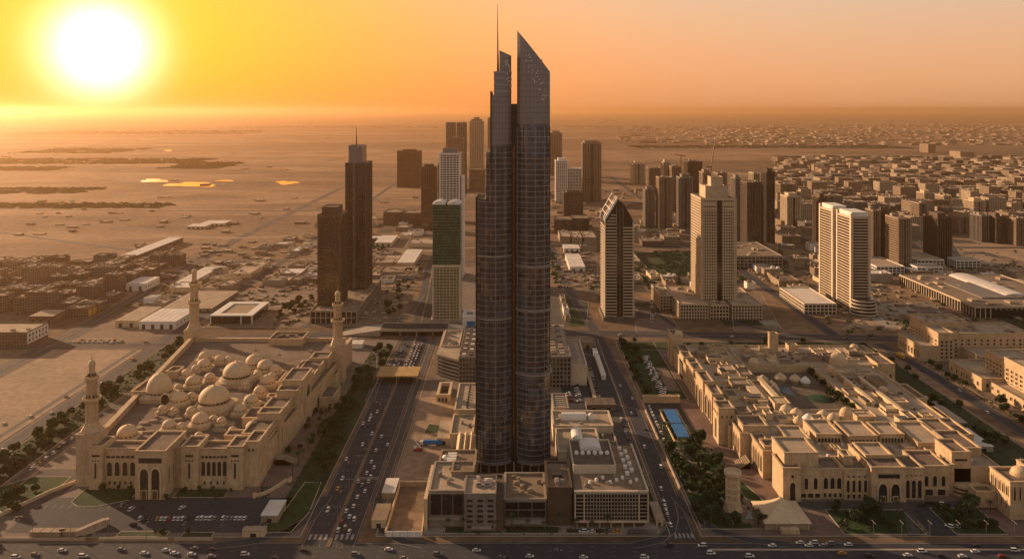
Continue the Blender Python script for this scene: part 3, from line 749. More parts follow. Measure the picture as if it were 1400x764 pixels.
t = tower('squat hazy block below the domed hazy tower', -132, -84, 2490, 2540, 64, 'brown_glass', 'sandwall', 4, 6, 1.2, 1.2, .4)
t = tower('hazy tower with a stepped top just right of the tallest tower', 144, 190, 3056, 3100, 160, 'brown_glass', 'sandwall', 4, 7, 1.4, 1.4, .5, crown=[(.2, .8, .2, .8, 8, 'sandwall')])
t = tower('white twin block with dark windows and arched top right of the tallest tower', 117, 148, 2148, 2190, 113, 'black', 'white', 4, 5, 1.3, 1.5, .5, crown=[(.2, .8, .1, .9, 6, 'white')])
podium(t, 148, 186, 2152, 2190, 92, 'white', 'roof_wh', 4, 7, name='side_block')
t = tower('tall plain sand tower right of the white twin block', 192, 242, 2183, 2225, 159, 'brown_glass', 'sandwall', 4, 4.5, .7, 1.6, .4, core_strip=(.42, .58), crown=[(.1, .9, .1, .9, 5, 'sandwall')])
t = tower('squat dark tower in front of the white twin block', 110, 150, 1700, 1740, 74, 'brown_glass', 'brown', 3.6, 4, .8, .7, .4, crown=[(.15, .85, .1, .9, 4, 'brown')])
podium(t, 88, 122, 1625, 1690, 26, 'brown', 'roof'); podium(t, 124, 156, 1630, 1690, 29, 'brown', 'roof', name='podium')

# the tower with the slanted white crown
t = thing('high_rise', 'black and cream striped tower with a slanted white roof strip, right of the tallest tower', 'tower', (127, 980, 0))
x0, x1, y0, y1 = 111, 144.5, 955, 1003
def topz(x):
    u = (x - x0) / (x1 - x0)
    return 120 + u / .4 * 24 if u < .4 else (144 - (u - .4) ** 1.6 * 62)
m = MB(); wing(m, x0, x1, lambda x: y0, y1, 0, topz, 0, 16); m.build('glazing', M_['black'], t)
def stripe(z):
    m = MB(); m.box(x0 - .8, x0 + 13.2, y0 - .8, y0 + 1, z, z + 1.05); m.box(x0 - .8, x0 + .6, y0 + 1, y1 + .4, z, z + 1.05); m.box(x0 + 21, min(x1 + .8, x1 + .8), y0 - .8, y0 + 1, z, z + 1.05)
    m.box(x1 - .6, x1 + .8, y0 + 1, y1, z, z + 1.05); return m
o = stripe(5).build('balcony', M_['cream'], t)
for k in range(1, 30): dup_part(o, (0, 0, k * 3.6))
o = MB().box(x0 - .6, x0 + 11, y0 - .6, y0 + 1, 0, 1).build('balcony', M_['cream'], t)
for k in range(4): MB().box(x0 + k * 2.2, x0 + 13.2, y0 - .7, y0 + 1, 113.5 + k * 3.6, 114.5 + k * 3.6).build('balcony', M_['cream'], t)
for a in (12.9, 16.8, 20.7): MB().box(x0 + a, x0 + a + .45, y0 - 1.1, y0, 0, 134).build('fin', M_['concrete'] if a != 16.8 else M_['grey'], t)
for a, b in ((0, 1.1), (33, 34.1)): MB().box(x0 + a - .9, x0 + b - .9, y0 - 1, y0 + .2, 0, topz(x0 + a)).build('corner_pier', M_['cream'], t)
# two white slanted beams with a grille between them, climbing from the left edge to the peak
for yy, mm in ((y0 - 1.2, 'white'), (y0 + 10, 'white'), (y1 - 2, 'white')):
    m = MB(); m.add([(x0 - 1.2, yy, 121.5), (x0 + 13.8, yy, 146.8), (x0 + 13.8, yy + 2.6, 146.8), (x0 - 1.2, yy + 2.6, 121.5), (x0 - 1.2, yy, 117), (x0 + 13.8, yy, 142), (x0 + 13.8, yy + 2.6, 142), (x0 - 1.2, yy + 2.6, 117)],
                [(0, 1, 2, 3), (4, 5, 1, 0), (3, 2, 6, 7), (7, 6, 5, 4), (1, 5, 6, 2), (0, 3, 7, 4)]); m.build('roof_beam', M_[mm], t)
for k in range(7):
    a = k / 7; MB().box(x0 - .4 + a * 13, x0 + .8 + a * 13, y0 + 1.4, y1 - 2.4, 121.6 + a * 23.5, 122.4 + a * 23.5).build('roof_slat', M_['white'] if k % 2 else M_['dark'], t)
MB().box(x0 - 3, x1 + 3, y0 - 3, y1 + 3, 0, 4.2).build('podium', M_['concrete_dk'], t)
units(t, x0 - 2, x1 + 2, y0 - 2.8, y0 - .9, 4.2, 6, 'concrete', (1, 2), (.5, 1))

# golden grid tower on its podium blocks
t = tower('cream gridded tower with a dark central stripe and stepped crown, right of centre', 231, 272, 980, 1037, 141, 'black', 'sandwall_lt', 3.45, 3.0, 1.25, 1.15, .4, 'grid', base=18, fine=True,
          core_strip=(.46, .60), crown=[(.18, .86, .2, .75, 14, 'sandwall_lt'), (.38, .74, .3, .6, 25, 'sandwall_lt')])
for xx in (229.6, 272.2): MB().box(xx, xx + 1.4, 979.3, 981.5, 18, 142).build('corner_pier', M_['sandwall_lt'], t)
for k, z in enumerate((128, 134)): MB().box(230.2, 249, 979.2, 979.6, z, z + 2.2).build('cornice', M_['sandwall_lt'], t); MB().box(256.4, 273, 979.2, 979.6, z, z + 2.2).build('cornice', M_['sandwall_lt'], t)
for lab, (a, b, c, d, h) in (('cream office block with a flat roof at the front left foot of the gridded tower', (200, 233, 956, 1056, 18.5)),
                             ('small cream office wing left of the gridded tower, set further back', (184, 199, 1000, 1062, 19)),
                             ('narrow cream link block directly under the gridded tower', (236, 258, 958, 978, 17)),
                             ('cream office block at the right foot of the gridded tower', (262, 297, 956, 1050, 18))):
    t = thing('office_block', lab, 'office', ((a + b) / 2, (c + d) / 2, 0)); podium(t, a, b, c, d, h, 'sandwall_lt', 'roof_lt', 3.6, 3.4); units(t, a, b, c, d, h, 9, 'roof_lt', (2, 7), (.8, 2.5))
t = thing('warehouse', 'long flat golden roofed block behind the gridded tower podium', 'warehouse', (215, 1085, 0)); podium(t, 190, 240, 1072, 1094, 10, 'sandwall_lt', 'roof_lt', lat=False)

# cream twin blade tower
for lab, (x0, x1, y0, y1, h) in (('cream and black twin tower, the nearer blade with a tall white side fin', (418, 440, 991, 1034, 117)),
                                 ('cream and black twin tower, the farther blade behind its twin', (415, 434, 1040, 1084, 119))):
    t = tower(lab, x0, x1, y0, y1, h, 'black', 'sandwall_lt', 3.5, 7.4, 1.35, .5, .8, 'bands', fine=True, units=1, roofm='roof_wh')
    MB().box(x0 - 1.2, x0 + 1.4, y0 - 1.4, y0 + 3, 0, h + 5).build('side_fin', M_['cream'], t)
    MB().box(x1 - 1.2, x1 + 1.3, y0 - 1.4, y0 + 3, 0, h).build('side_fin', M_['cream'], t)
    MB().box(x0 - 1.2, x0 + .6, y1 - 3, y1 + 1.2, 0, h + 5).build('side_fin', M_['cream'], t)
    MB().box(x0 + 1, x1 - 1, y0 + 2, y1 - 4, h + 1, h + 6.5).build('crown', M_['white'], t)
t = thing('balcony_block', 'rounded low block with ringed terraces at the foot of the cream twin tower', 'apartment block', (432, 975, 0))
for k in range(5): MB().lathe(430, 984, [(16.5 - k * .7, k * 4 + 1.2), (16.5 - k * .7, k * 4 + 2.4)], 28, smooth=False).build('terrace', M_['cream'], t)
MB().lathe(430, 984, [(15, 0), (12.5, 20)], 28, smooth=False).build('glazing', M_['black'], t)
t = thing('office_block', 'low cream block with a pale hipped roof left of the cream twin tower', 'office', (372, 1000, 0))
podium(t, 358, 397, 985, 1075, 12, 'cream', 'roof_wh', 4, 5)

TW = [  # label, px0, px1, base y, top y, depth, frame, glass, style
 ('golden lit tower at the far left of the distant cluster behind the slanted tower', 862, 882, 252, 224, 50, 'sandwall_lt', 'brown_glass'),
 ('brown tower second from left in the distant right cluster', 884, 903, 266, 230, 40, 'sandwall', 'brown_glass'),
 ('short ribbed tower nearest the road at the left of the right cluster', 879, 895, 311, 260, 32, 'greywall', 'brown_glass'),
 ('ribbed grey tower beside the short ribbed tower in the right cluster', 897, 919, 313, 243, 35, 'sandwall', 'brown_glass'),
 ('thin tower with a bright top rising behind the ribbed grey tower', 904, 917, 284, 222, 30, 'sandwall_lt', 'brown_glass'),
 ('sand tower right behind the ribbed grey tower', 915, 931, 287, 228, 32, 'sandwall', 'brown_glass'),
 ('grey tower with two white vertical stripes in the right cluster', 925, 947, 312, 243, 35, 'greywall', 'black'),
 ('bulky unlit brown tower behind the striped grey tower', 935, 960, 281, 221, 45, 'brown', 'brown_glass'),
 ('brown tower just left of the crane', 956, 972, 295, 236, 36, 'sandwall', 'brown_glass'),
 ('sand coloured tower directly under the crane boom', 976, 994, 300, 237, 36, 'sandwall', 'brown_glass'),
 ('dark tower behind the right shoulder of the gridded tower', 1000, 1012, 332, 244, 30, 'greywall', 'brown_glass'),
 ('big dark brown tower with a sunlit left edge right of the gridded tower', 1013, 1040, 345, 250, 38, 'brown', 'brown_glass'),
 ('slender near black tower, tallest right of the gridded tower', 1041, 1059, 338, 236, 30, 'dark', 'black'),
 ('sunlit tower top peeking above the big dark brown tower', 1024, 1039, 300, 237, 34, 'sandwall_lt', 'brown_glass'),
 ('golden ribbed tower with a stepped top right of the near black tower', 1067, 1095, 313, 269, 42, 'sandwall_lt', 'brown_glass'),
 ('sand slab between the near black tower and the golden ribbed tower, further back', 1060, 1088, 285, 252, 40, 'sandwall', 'brown_glass'),
 ('brown tower behind the left shoulder of the cream twin tower', 1113, 1130, 341, 270, 34, 'brown', 'brown_glass'),
 ('wide brown block far behind the cream twin tower', 1115, 1152, 303, 268, 40, 'sandwall', 'brown_glass'),
 ('grey brown tower directly behind the cream twin tower', 1142, 1168, 345, 282, 34, 'greywall', 'brown_glass'),
 ('brown tower with a pale band right behind the cream twin tower', 1186, 1203, 356, 288, 34, 'sandwall', 'brown_glass'),
 ('dark tower between the cream twin tower and the golden ridged tower', 1204, 1217, 352, 290, 30, 'brown', 'black'),
 ('golden brown ridged tower on a white arcaded podium at right', 1214, 1246, 371, 299, 42, 'sandwall', 'brown_glass'),
 ('dark ridged tower farthest right of the three on white podiums', 1266, 1301, 362, 298, 44, 'brown', 'brown_glass'),
 ('pale ribbed slab behind the gap between the two ridged towers', 1247, 1268, 316, 278, 34, 'sandwall', 'brown_glass'),
 ('brown slab block right of the dark ridged tower', 1300, 1326, 320, 296, 40, 'sandwall', 'brown_glass'),
 ('grey brown slab block near the right edge, above the sand lot', 1333, 1352, 331, 295, 36, 'greywall', 'brown_glass'),
 ('dark slab block beside the grey brown slab near the right edge', 1354, 1372, 333, 297, 36, 'brown', 'brown_glass'),
 ('gridded slab block at the right edge above the sand lot', 1377, 1404, 336, 299, 40, 'sandwall', 'brown_glass'),
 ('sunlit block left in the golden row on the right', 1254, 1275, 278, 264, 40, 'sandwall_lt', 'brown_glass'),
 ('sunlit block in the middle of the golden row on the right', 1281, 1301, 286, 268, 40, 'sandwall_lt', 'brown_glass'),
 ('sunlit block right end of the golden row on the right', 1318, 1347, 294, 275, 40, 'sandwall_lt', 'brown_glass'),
]
for k, (lab, p0, p1, by, ty, dp, fr_, gl) in enumerate(TW):
    Y = Yof(by); a, b = X(p0, Y), X(p1, Y); h = H(ty, Y)
    # the photographed width is front plus left side: keep the silhouette
    b2 = b; a2 = a * (Y + dp) / Y if a > 0 else a
    a2 = min(a2, b2 - (b2 - a) * .55)
    st = ('grid', 'fins', 'grid')[k % 3]
    t = tower(lab, a2, b2, Y, Y + dp, h, gl, fr_, 3.7, 4.4 if k % 2 else 3.6, 1.0, 1.3 if st == 'fins' else 1.0, .5, st, pout=1.0 if st == 'fins' else .4,
              core_strip=((.42, .56) if k % 3 != 1 else None), crown=([(.2, .8, .2, .8, 6, fr_)] if k % 2 == 0 else None), units=2)
    if 'white arcaded' in lab or 'farthest right of the three' in lab:
        podium(t, a2 - 45, a2 - 3, Y - 25, Y + 50, 12, 'white', 'roof_lt', 4, 6); podium(t, a2 + 14, a2 + 52, Y - 30, Y - 4, 12, 'white', 'roof_lt', 4, 6, name='podium')
t = thing('podium_building', 'low brown arcaded podium at the foot of the big dark brown tower', 'podium', (390, 1300, 0))
podium(t, 352, 424, 1262, 1400, 20, 'concrete', 'roof', 5, 6); units(t, 354, 420, 1264, 1390, 20, 10, 'roof_lt', (4, 12))
# tower cranes
def crane(lab, x, y, z0, h, ang, tilt, L_=62, cat='crane'):
    t = thing('tower_crane', lab, cat, (x, y, z0)); M = M_['bronze']
    MB().box(x - .9, x + .9, y - .9, y + .9, z0, z0 + h).build('mast', M, t)
    d = Vector((math.cos(ang) * math.cos(tilt), math.sin(ang) * math.cos(tilt), math.sin(tilt)))
    a = Vector((x, y, z0 + h)); MB().tube(a, a + d * L_, 1.3, .7).build('jib', M, t)
    MB().tube(a, a - Vector((d.x, d.y, 0)) .normalized() * 14, 1.2, 1.2).build('counter_jib', M, t)
    MB().box(x - 1.6, x + 1.6, y - 1.6, y + 1.6, z0 + h - 1.5, z0 + h + 2).build('cab', M, t)
crane('tall orange luffing crane with a steep boom above the gridded tower', X(972, 1880), 1880, 102, 14, 0.2, R(80), 72)
crane('small crane on the bulky unlit brown tower', X(931, 2000), 2000, 95, 40, 2.4, R(10), 18)
# ---------------------------------------------------------------- arched windows and wall pieces
def arch_pts(wd, h, n=7, pointed=True):
    """outline from bottom left round the arch to bottom right, in (a, b)"""
    r = wd * .5; sp = max(.1, h - wd * .78) if pointed else max(.1, h - r); p = [(-r, 0), (-r, sp)]
    for k in range(1, n):
        u = k / n; a = -r * math.cos(u * math.pi / 2 * 1.0)
        p.append((a, sp + (h - sp) * math.sin(u * math.pi / 2) ** (.95 if pointed else 1)))
    p.append((0, h)); p += [(-a, b) for a, b in reversed(p[:-1])]
    return p
DIRS = {'S': ((1, 0), (0, -1)), 'W': ((0, 1), (-1, 0)), 'E': ((0, 1), (1, 0)), 'N': ((1, 0), (0, 1))}
AW = {}
def pane_mesh(key, pts, d, depth_out, m):
    k2 = ('p', key, d, m)
    if k2 in AW: return AW[k2]
    u, n = DIRS[d]; me = MB(); f = depth_out
    vs = [(u[0] * a + n[0] * f, u[1] * a + n[1] * f, b) for a, b in pts]; me.add(vs, [tuple(range(len(vs)))]); 
    AW[k2] = me.mesh('window', [M_[m]]); return AW[k2]
def frame_mesh(key, pts, d, wd, out, m):
    k2 = ('f', key, d, m)
    if k2 in AW: return AW[k2]
    u, n = DIRS[d]; me = MB(); cx = 0; top = max(b for a, b in pts); r = max(a for a, b in pts)
    o = [(a * (1 + wd / r), b + (wd * b / top if b > 0 else 0)) for a, b in pts]
    vs = []
    for (lst, ff) in ((pts, .02), (pts, out), (o, out), (o, .0)):
        vs += [(u[0] * a + n[0] * ff, u[1] * a + n[1] * ff, b) for a, b in lst]
    N_ = len(pts); fs = []
    for q in range(3):
        for i in range(N_ - 1): fs.append((q * N_ + i, q * N_ + i + 1, (q + 1) * N_ + i + 1, (q + 1) * N_ + i))
    me.add(vs, fs); AW[k2] = me.mesh('frame', [M_[m]]); return AW[k2]
def opening(par, x, y, z, wd, h, d='S', kind='arch', name='window', fr=.35, out=.45, m='window', fm='stone_lt'):
    """a dark opening with a surround standing proud of the wall"""
    pts = arch_pts(wd, h) if kind == 'arch' else [(-wd / 2, 0), (-wd / 2, h), (wd / 2, h), (wd / 2, 0)]
    key = (kind, round(wd, 2), round(h, 2), round(fr, 2), round(out, 2))
    o = bpy.data.objects.new(name, pane_mesh(key, pts, d, .06, m)); COL.objects.link(o); o.parent = par
    pw = ORG[par.name]; o.location = Vector((x, y, z)) - pw; ORG[o.name] = Vector((x, y, z))
    if fr > 0:
        f = bpy.data.objects.new('frame', frame_mesh(key, pts, d, fr, out, fm)); COL.objects.link(f); f.parent = o
        ORG[f.name] = Vector((x, y, z))
    return o
def row(par, d, fixed, a0, a1, n, z, wd, h, **k):
    for i in range(n):
        a = a0 + (a1 - a0) * (i + .5) / n
        if d in 'SN': opening(par, a, fixed, z, wd, h, d, **k)
        else: opening(par, fixed, a, z, wd, h, d, **k)
def block(par, x0, x1, y0, y1, h, m='stone', roofm='deck', name='wall', z0=0, par_h=1.2, cornice=True, t=.7):
    b = MB(); b.box(x0, x1, y0, y1, z0, h - .25); b.ring(x0 - .02, x1 + .02, y0 - .02, y1 + .02, h - .3, h + par_h, t)
    if cornice:
        b.ring(x0 - .35, x1 + .35, y0 - .35, y1 + .35, h + par_h - .5, h + par_h + .12, t + .6)
        if h - z0 > 9: b.ring(x0 - .18, x1 + .18, y0 - .18, y1 + .18, h - 3.4, h - 3.0, .4)
    o = b.build(name, M_[m], par)
    MB().box(x0 + t, x1 - t, y0 + t, y1 - t, h - .24, h).build('roof', M_[roofm], par)
    return o

# ---------------------------------------------------------------- the domed complex
Q = thing('mosque', 'large sand stone mosque with many domes and three minarets inside arcaded walls', 'mosque', (-235, 640, 0))
YF = 532.0
XR = -168.0
# roof deck as one slab slightly skewed
deck = [(-283, 536), (XR - 2, 540), (-160, 742), (-166, 800), (-316, 800)]
MB().prism(deck, 0, 19.5, 0, 1).build('main_hall', [M_['stone'], M_['deck']], Q)
# side walls
def wallseg(p, q, h, th, nm='wall'):
    a, b = Vector(p), Vector(q); d = (b - a).normalized(); n = Vector((-d.y, d.x)) * th / 2
    poly = [tuple(a - n), tuple(b - n), tuple(b + n), tuple(a + n)]
    m = MB().prism(poly, 0, h)
    n2 = n * 1.5; m.prism([tuple(a - n2), tuple(b - n2), tuple(b + n2), tuple(a + n2)], h, h + .6)
    n3 = n * .9
    return m.build(nm, M_['stone'], Q)
wallseg((-286, 548), (-318, 800), 24, 2.6); wallseg((-316, 802), (-166, 802), 22, 2.4); wallseg((-162, 735), (-160, 800), 23, 2.2)
block(Q, -238, -205, 786, 812, 25, name='rear_gate')
units(Q, -235, -208, 789, 808, 25, 9, 'roof_dk', (2, 4), (1, 2))
# front range
def seg(x0, x1, yf, h, yb=545, n='front_wall'): return block(Q, x0, x1, yf, yb, h, name=n)
seg(-278.5, -269.5, 529.5, 27.5, 546); seg(-269.5, -242, 532.5, 25); seg(-242, -222.5, 516.5, 30, 549, 'portal'); seg(-222.5, -218, 532.2, 26)
seg(-218, -206.5, 529.5, 27.5, 547); seg(-206.5, -187.5, 532.5, 25); seg(-187.5, -177, 529.5, 27.5, 547); seg(-177, XR, 534, 29, 552, 'corner_tower')
row(Q, 'S', 532.5, -268.8, -243.2, 5, 8.0, 3.3, 9.2); row(Q, 'S', 532.5, -268, -243.5, 7, 2.2, 1.4, 2.3, kind='rect', fr=.25, out=.25)
row(Q, 'S', 532.5, -206, -188.3, 5, 8.0, 2.5, 9.6); row(Q, 'S', 532.5, -205.5, -188.5, 4, 2.2, 1.3, 2.3, kind='rect', fr=.25, out=.25)
for x0, x1, n in ((-268.8, -243, 8), (-206, -188, 7)): row(Q, 'S', 532.5, x0, x1, n, 19.6, (x1 - x0) / n - .5, 1.7, kind='rect', fr=.18, out=.3)
row(Q, 'S', 516.5, -239.5, -225, 2, .5, 5.4, 19.5, fr=.9, out=1.0, name='portal_arch'); opening(Q, -232.25, 516.5, 23.2, 15, 3.6, 'S', 'rect', fr=.3, out=.3)
for a in (-229, -236): opening(Q, a, 516.2, .5, 3.2, 5.5, 'S', 'rect', name='door', fr=.3, out=.8, m='brown')
for a in (-274, -212.3, -182.3):
    opening(Q, a, 529.5, 21.6, 5.2, 1.6, 'S', 'rect', fr=.2, out=.3); opening(Q, a, 529.5, 7.5, 1.5, 10.5, 'S', fr=.35)
    for k in (-2, 0, 2): opening(Q, a + k, 529.5, 18.6, 1.0, 1.2, 'S', 'rect', fr=.15, out=.2)
for a in (-175, -172.3): opening(Q, a + .6, 534, 23.5, 1.6, 1.6, 'S', 'rect', fr=.2, out=.25)
# the side of the portal seen from the boulevard and its depth
row(Q, 'E', -222.5, 518, 531, 2, 8, 2.0, 11)
# right range towards the boulevard, stepping blocks
RR = [(552, 578, 27, -169.5), (578, 590, 31, -167), (590, 622, 27, -169.5), (622, 634, 32, -166), (634, 664, 36, -165), (664, 676, 30, -166.5), (676, 716, 26.5, -166.5), (716, 734, 28, -164)]
for (a, b, h, xr) in RR:
    block(Q, xr - 16, xr, a, b, h, name='side_wall')
    n = max(1, int((b - a) / 4.6))
    if h == 36:
        opening(Q, xr, (a + b) / 2, 2, 12, 27, 'E', fr=1.2, out=1.0, name='portal_arch')
        for yy in (a + 3.4, b - 3.4): opening(Q, xr, yy, 8, 2.0, 14, 'E')
    elif b - a < 13: opening(Q, xr, (a + b) / 2, 8, 2.4, 13, 'E'); row(Q, 'E', xr, a + 1, b - 1, 3, h - 6, 1.3, 1.4, kind='rect', fr=.2, out=.25)
    else: row(Q, 'E', xr, a + 1, b - 1, n, 8, 2.4, 11); row(Q, 'E', xr, a + 1, b - 1, n, 2, 1.4, 2.4, kind='rect', fr=.2, out=.25); row(Q, 'E', xr, a + 1, b - 1, n, h - 5, 2.6, 1.5, kind='rect', fr=.15, out=.25)
for (x0, x1, a, b, h) in ((-196, -181, 584, 604, 25.5), (-199, -185, 556, 566, 24), (-186, -183, 640, 660, 33), (-190, -183, 622, 630, 27), (-188, -178, 690, 722, 24)):
    block(Q, x0, x1, a, b, h, name='roof_block')
# ramp of steps outside the right range and low annex
m = MB()
for k in range(8): m.box(-167, -160 + k * 1.1, 566, 574, 0, 4.4 - k * .5)
m.build('steps', M_['stone_dk'], Q)
block(Q, -162, -150, 676, 704, 7.5, name='annex'); block(Q, -164, -157, 718, 750, 12, name='annex')
# domes: px, py (centre of the dome's foot), radius in px, drum height
def dome_at(px, py, rp, drum=3.0, h=None, base=19.5, sq=True, point=.1):
    Y = Yof(py, base + drum); s = Y / F; cx = (px - 700) * s; r = rp * s
    z = base
    if sq:
        k = r * 1.28; zb = MB().prism([(cx - k, Y - k * .75), (cx - k * .75, Y - k), (cx + k * .75, Y - k), (cx + k, Y - k * .75), (cx + k, Y + k * .75), (cx + k * .75, Y + k), (cx - k * .75, Y + k), (cx - k, Y + k * .75)], z, z + drum * .7)
        zb.lathe(cx, Y, [(r * 1.3, z + drum * .7), (r * 1.12, z + drum * 1.0), (r * 1.12, z + drum + .01)], 24)
        z += drum
    mb = MB(); dr = max(1.0, r * .22)
    mb.lathe(cx, Y, [(r * 1.04, z - .5), (r * 1.04, z + dr * .25), (r * .97, z + dr * .25), (r * .97, z + dr)], 28, smooth=False)
    mb.dome(cx, Y, z + dr, r, r * .86 if h is None else h, 32, point=point)
    o = mb.build('dome', M_['dome'], Q, loc=(cx, Y, z))
    if sq: zb.build('drum', M_['stone'], o)
    n = max(8, int(r * 2.2)); wmesh = MB()
    for k in range(n):
        a = 2 * math.pi * k / n; c, s_ = math.cos(a), math.sin(a); u = r * 1.0; hw = r * .10
        wmesh.add([(cx + c * u - s_ * hw * q, Y + s_ * u + c * hw * q, zz) for q, zz in ((-1, z + dr * .28), (1, z + dr * .28), (1, z + dr * .85), (-1, z + dr * .85))], [(0, 1, 2, 3)])
    wmesh.build('window_band', M_['window'], o)
    MB().tube((cx, Y, z + dr + r * .86), (cx, Y, z + dr + r * .86 + max(1.6, r * .3)), .18, .06).build('finial', M_['gold'], o)
    return o
DM = [(293, 549, 20.5, 6), (324, 514, 18.5, 5.5), (274, 576, 11.5, 3.5), (348, 497, 12, 4), (363, 503, 11, 3.5), (376, 507, 8, 3), (365, 523, 10, 3.5), (355, 536, 8, 3), (343, 549, 9.5, 3.5),
      (328, 561, 8.5, 3), (346, 586, 10, 2.5), (245, 547, 11, 4), (231, 583, 9, 3), (248, 585, 7, 2.5), (262, 563, 7, 2.5), (264, 524, 10, 3.5), (287, 517, 7, 2.5), (279, 500, 9, 3),
      (280, 489, 8, 3), (300, 493, 7, 2.5), (262, 543, 6.5, 2.5), (238, 562, 5, 2), (313, 493, 6, 2), (222, 560, 5.5, 2), (272, 597, 6, 1.6), (318, 590, 6, 1.6), (303, 577, 6.5, 2), (255, 512, 7, 2.5), (244, 531, 6, 2), (336, 508, 7, 2.5), (352, 514, 6, 2), (335, 526, 6.5, 2.5), (292, 574, 6, 2), (372, 515, 5.5, 2), (268, 505, 6, 2)]
for a in DM: dome_at(*a)
dome_at(174, 595, 13.5, .6)
# the large vaulted hall at the left: block, half dome with an arch to the right
dome_at(218, 536, 17, 4.5, h=13, point=.04)
cx, cy = P(226, 548, 22); opening(Q, cx + 2, cy - 3.5, 20, 7, 9, 'S', fr=.6, out=1.6)
block(Q, -303, -290, 640, 668, 25, name='roof_block'); block(Q, -297, -287, 690, 704, 24.5, name='roof_block')
# low kiosks and flat plates on the roof
rr = random.Random(3)
for (px, py, wx, wy, hh) in ((262, 600, 14, 6, 1.3), (228, 598, 9, 7, 1.6), (197, 578, 8, 5, 1.2), (210, 575, 7, 5, 1.4), (204, 590, 11, 4, 1.2), (190, 585, 6, 6, 1.3), (300, 573, 16, 5, 2), (315, 580, 8, 8, 1.5),
                             (300, 588, 12, 5, 1.6), (280, 596, 9, 6, 1.4), (262, 588, 10, 4, 1.5), (318, 596, 9, 6, 1.2), (243, 573, 8, 4, 1.4), (253, 555, 9, 6, 2.5), (300, 530, 26, 7, 3), (322, 527, 20, 6, 2.4), (270, 562, 18, 5, 2.5),
                             (340, 515, 16, 5, 2.2), (310, 559, 22, 6, 2.2)):
    x, y = P(px, py, 20); a = rr.uniform(-.5, .5)
    m = MB().lathe(0, 0, [(1, 0), (1, hh * .7), (.8, hh)], 10); m.v = [(x + vx * wx / 2 * math.cos(a) - vy * wy / 2 * math.sin(a), y + vx * wx / 2 * math.sin(a) + vy * wy / 2 * math.cos(a), 19.5 + vz) for vx, vy, vz in m.v]
    m.build('roof_kiosk', M_['stone_dk'], Q)
units(Q, -275, -180, 552, 780, 19.5, 34, 'stone_dk', (1.5, 4), (.5, 1.6))
# minarets
def minaret(x, y, base_h, bw, s=1.0, top=83.0):
    m = MB(); b = bw / 2
    m.prism([(x - b, y), (x + b, y), (x + b, y + bw), (x - b, y + bw)], 0, base_h)
    cy = y + b
    m.ring(x - b - .3, x + b + .3, y - .3, y + bw + .3, base_h - 1, base_h + .6, 1)
    o = m.build('minaret', M_['stone'], Q, loc=(x, cy, 0))
    r1 = 3.9 * s; k1 = base_h + (top - base_h) * .0
    ch = MB(); ch.lathe(x, cy, [(b * 1.05, base_h + .6), (r1 * 1.25, base_h + 4.5), (r1 * 1.1, base_h + 7)], 8, smooth=False); ch.build('shoulder', M_['stone'], o)
    g1 = base_h + (top - base_h) * .44; g2 = base_h + (top - base_h) * .73
    sh = MB(); sh.lathe(x, cy, [(r1, base_h + 5), (r1 * .93, g1)], 8, smooth=False)
    for k in range(8):
        a = (k + .5) * math.pi / 4; px_, py_ = x + math.cos(a) * r1 * .96, cy + math.sin(a) * r1 * .96; sh.tube((px_, py_, base_h + 6), (px_, py_, g1), .45, .4, 6)
    sh.lathe(x, cy, [(r1 * .80, g1), (r1 * .76, g2)], 8, smooth=False)
    for k in range(8):
        a = (k + .5) * math.pi / 4; px_, py_ = x + math.cos(a) * r1 * .78, cy + math.sin(a) * r1 * .78; sh.tube((px_, py_, g1), (px_, py_, g2), .35, .32, 6)
    sh.lathe(x, cy, [(r1 * .56, g2), (r1 * .52, top - 4)], 12)
    sh.build('shaft', M_['stone'], o)
    for g, r in ((g1, 1.42), (g2, 1.16)):
        q = MB(); q.lathe(x, cy, [(r1 * r * .68, g - 2.2), (r1 * r, g - .2), (r1 * r, g + .1), (r1 * r * 1.04, g + .1), (r1 * r * 1.04, g + 1.5), (r1 * r * .96, g + 1.5), (r1 * r * .96, g + .15)], 16, smooth=False)
        q.build('balcony', M_['stone_lt'], o)
        wb = MB()
        for k in range(8):
            a = k * math.pi / 4; rr_ = r1 * (.93 if r > 1.3 else .66); c, s_ = math.cos(a), math.sin(a)
            wb.box(x + c * rr_ * .8 - .5, x + c * rr_ * .8 + .5, cy + s_ * rr_ * .8 - .5, cy + s_ * rr_ * .8 + .5, g + 1.2, g + 3.4)
        wb.build('lantern_opening', M_['window'], o)
    q = MB(); q.lathe(x, cy, [(r1 * .66, top - 4.2), (r1 * .66, top - 3.4), (r1 * .5, top - 3.4)], 14, smooth=False); q.dome(x, cy, top - 3.4, r1 * .54, r1 * .62, 16, point=.2); q.build('cap', M_['dome'], o)
    MB().tube((x, cy, top - 1), (x, cy, top + 4.5), .3, .08).build('finial', M_['gold'], o)
minaret(-282.5, 534, 34, 14)
x, y = P(268, 487); minaret(X(268, 812), 800, 30, 15, 1.15, 91)
minaret(-160.5, 735, 33, 13, 1.1, 84)
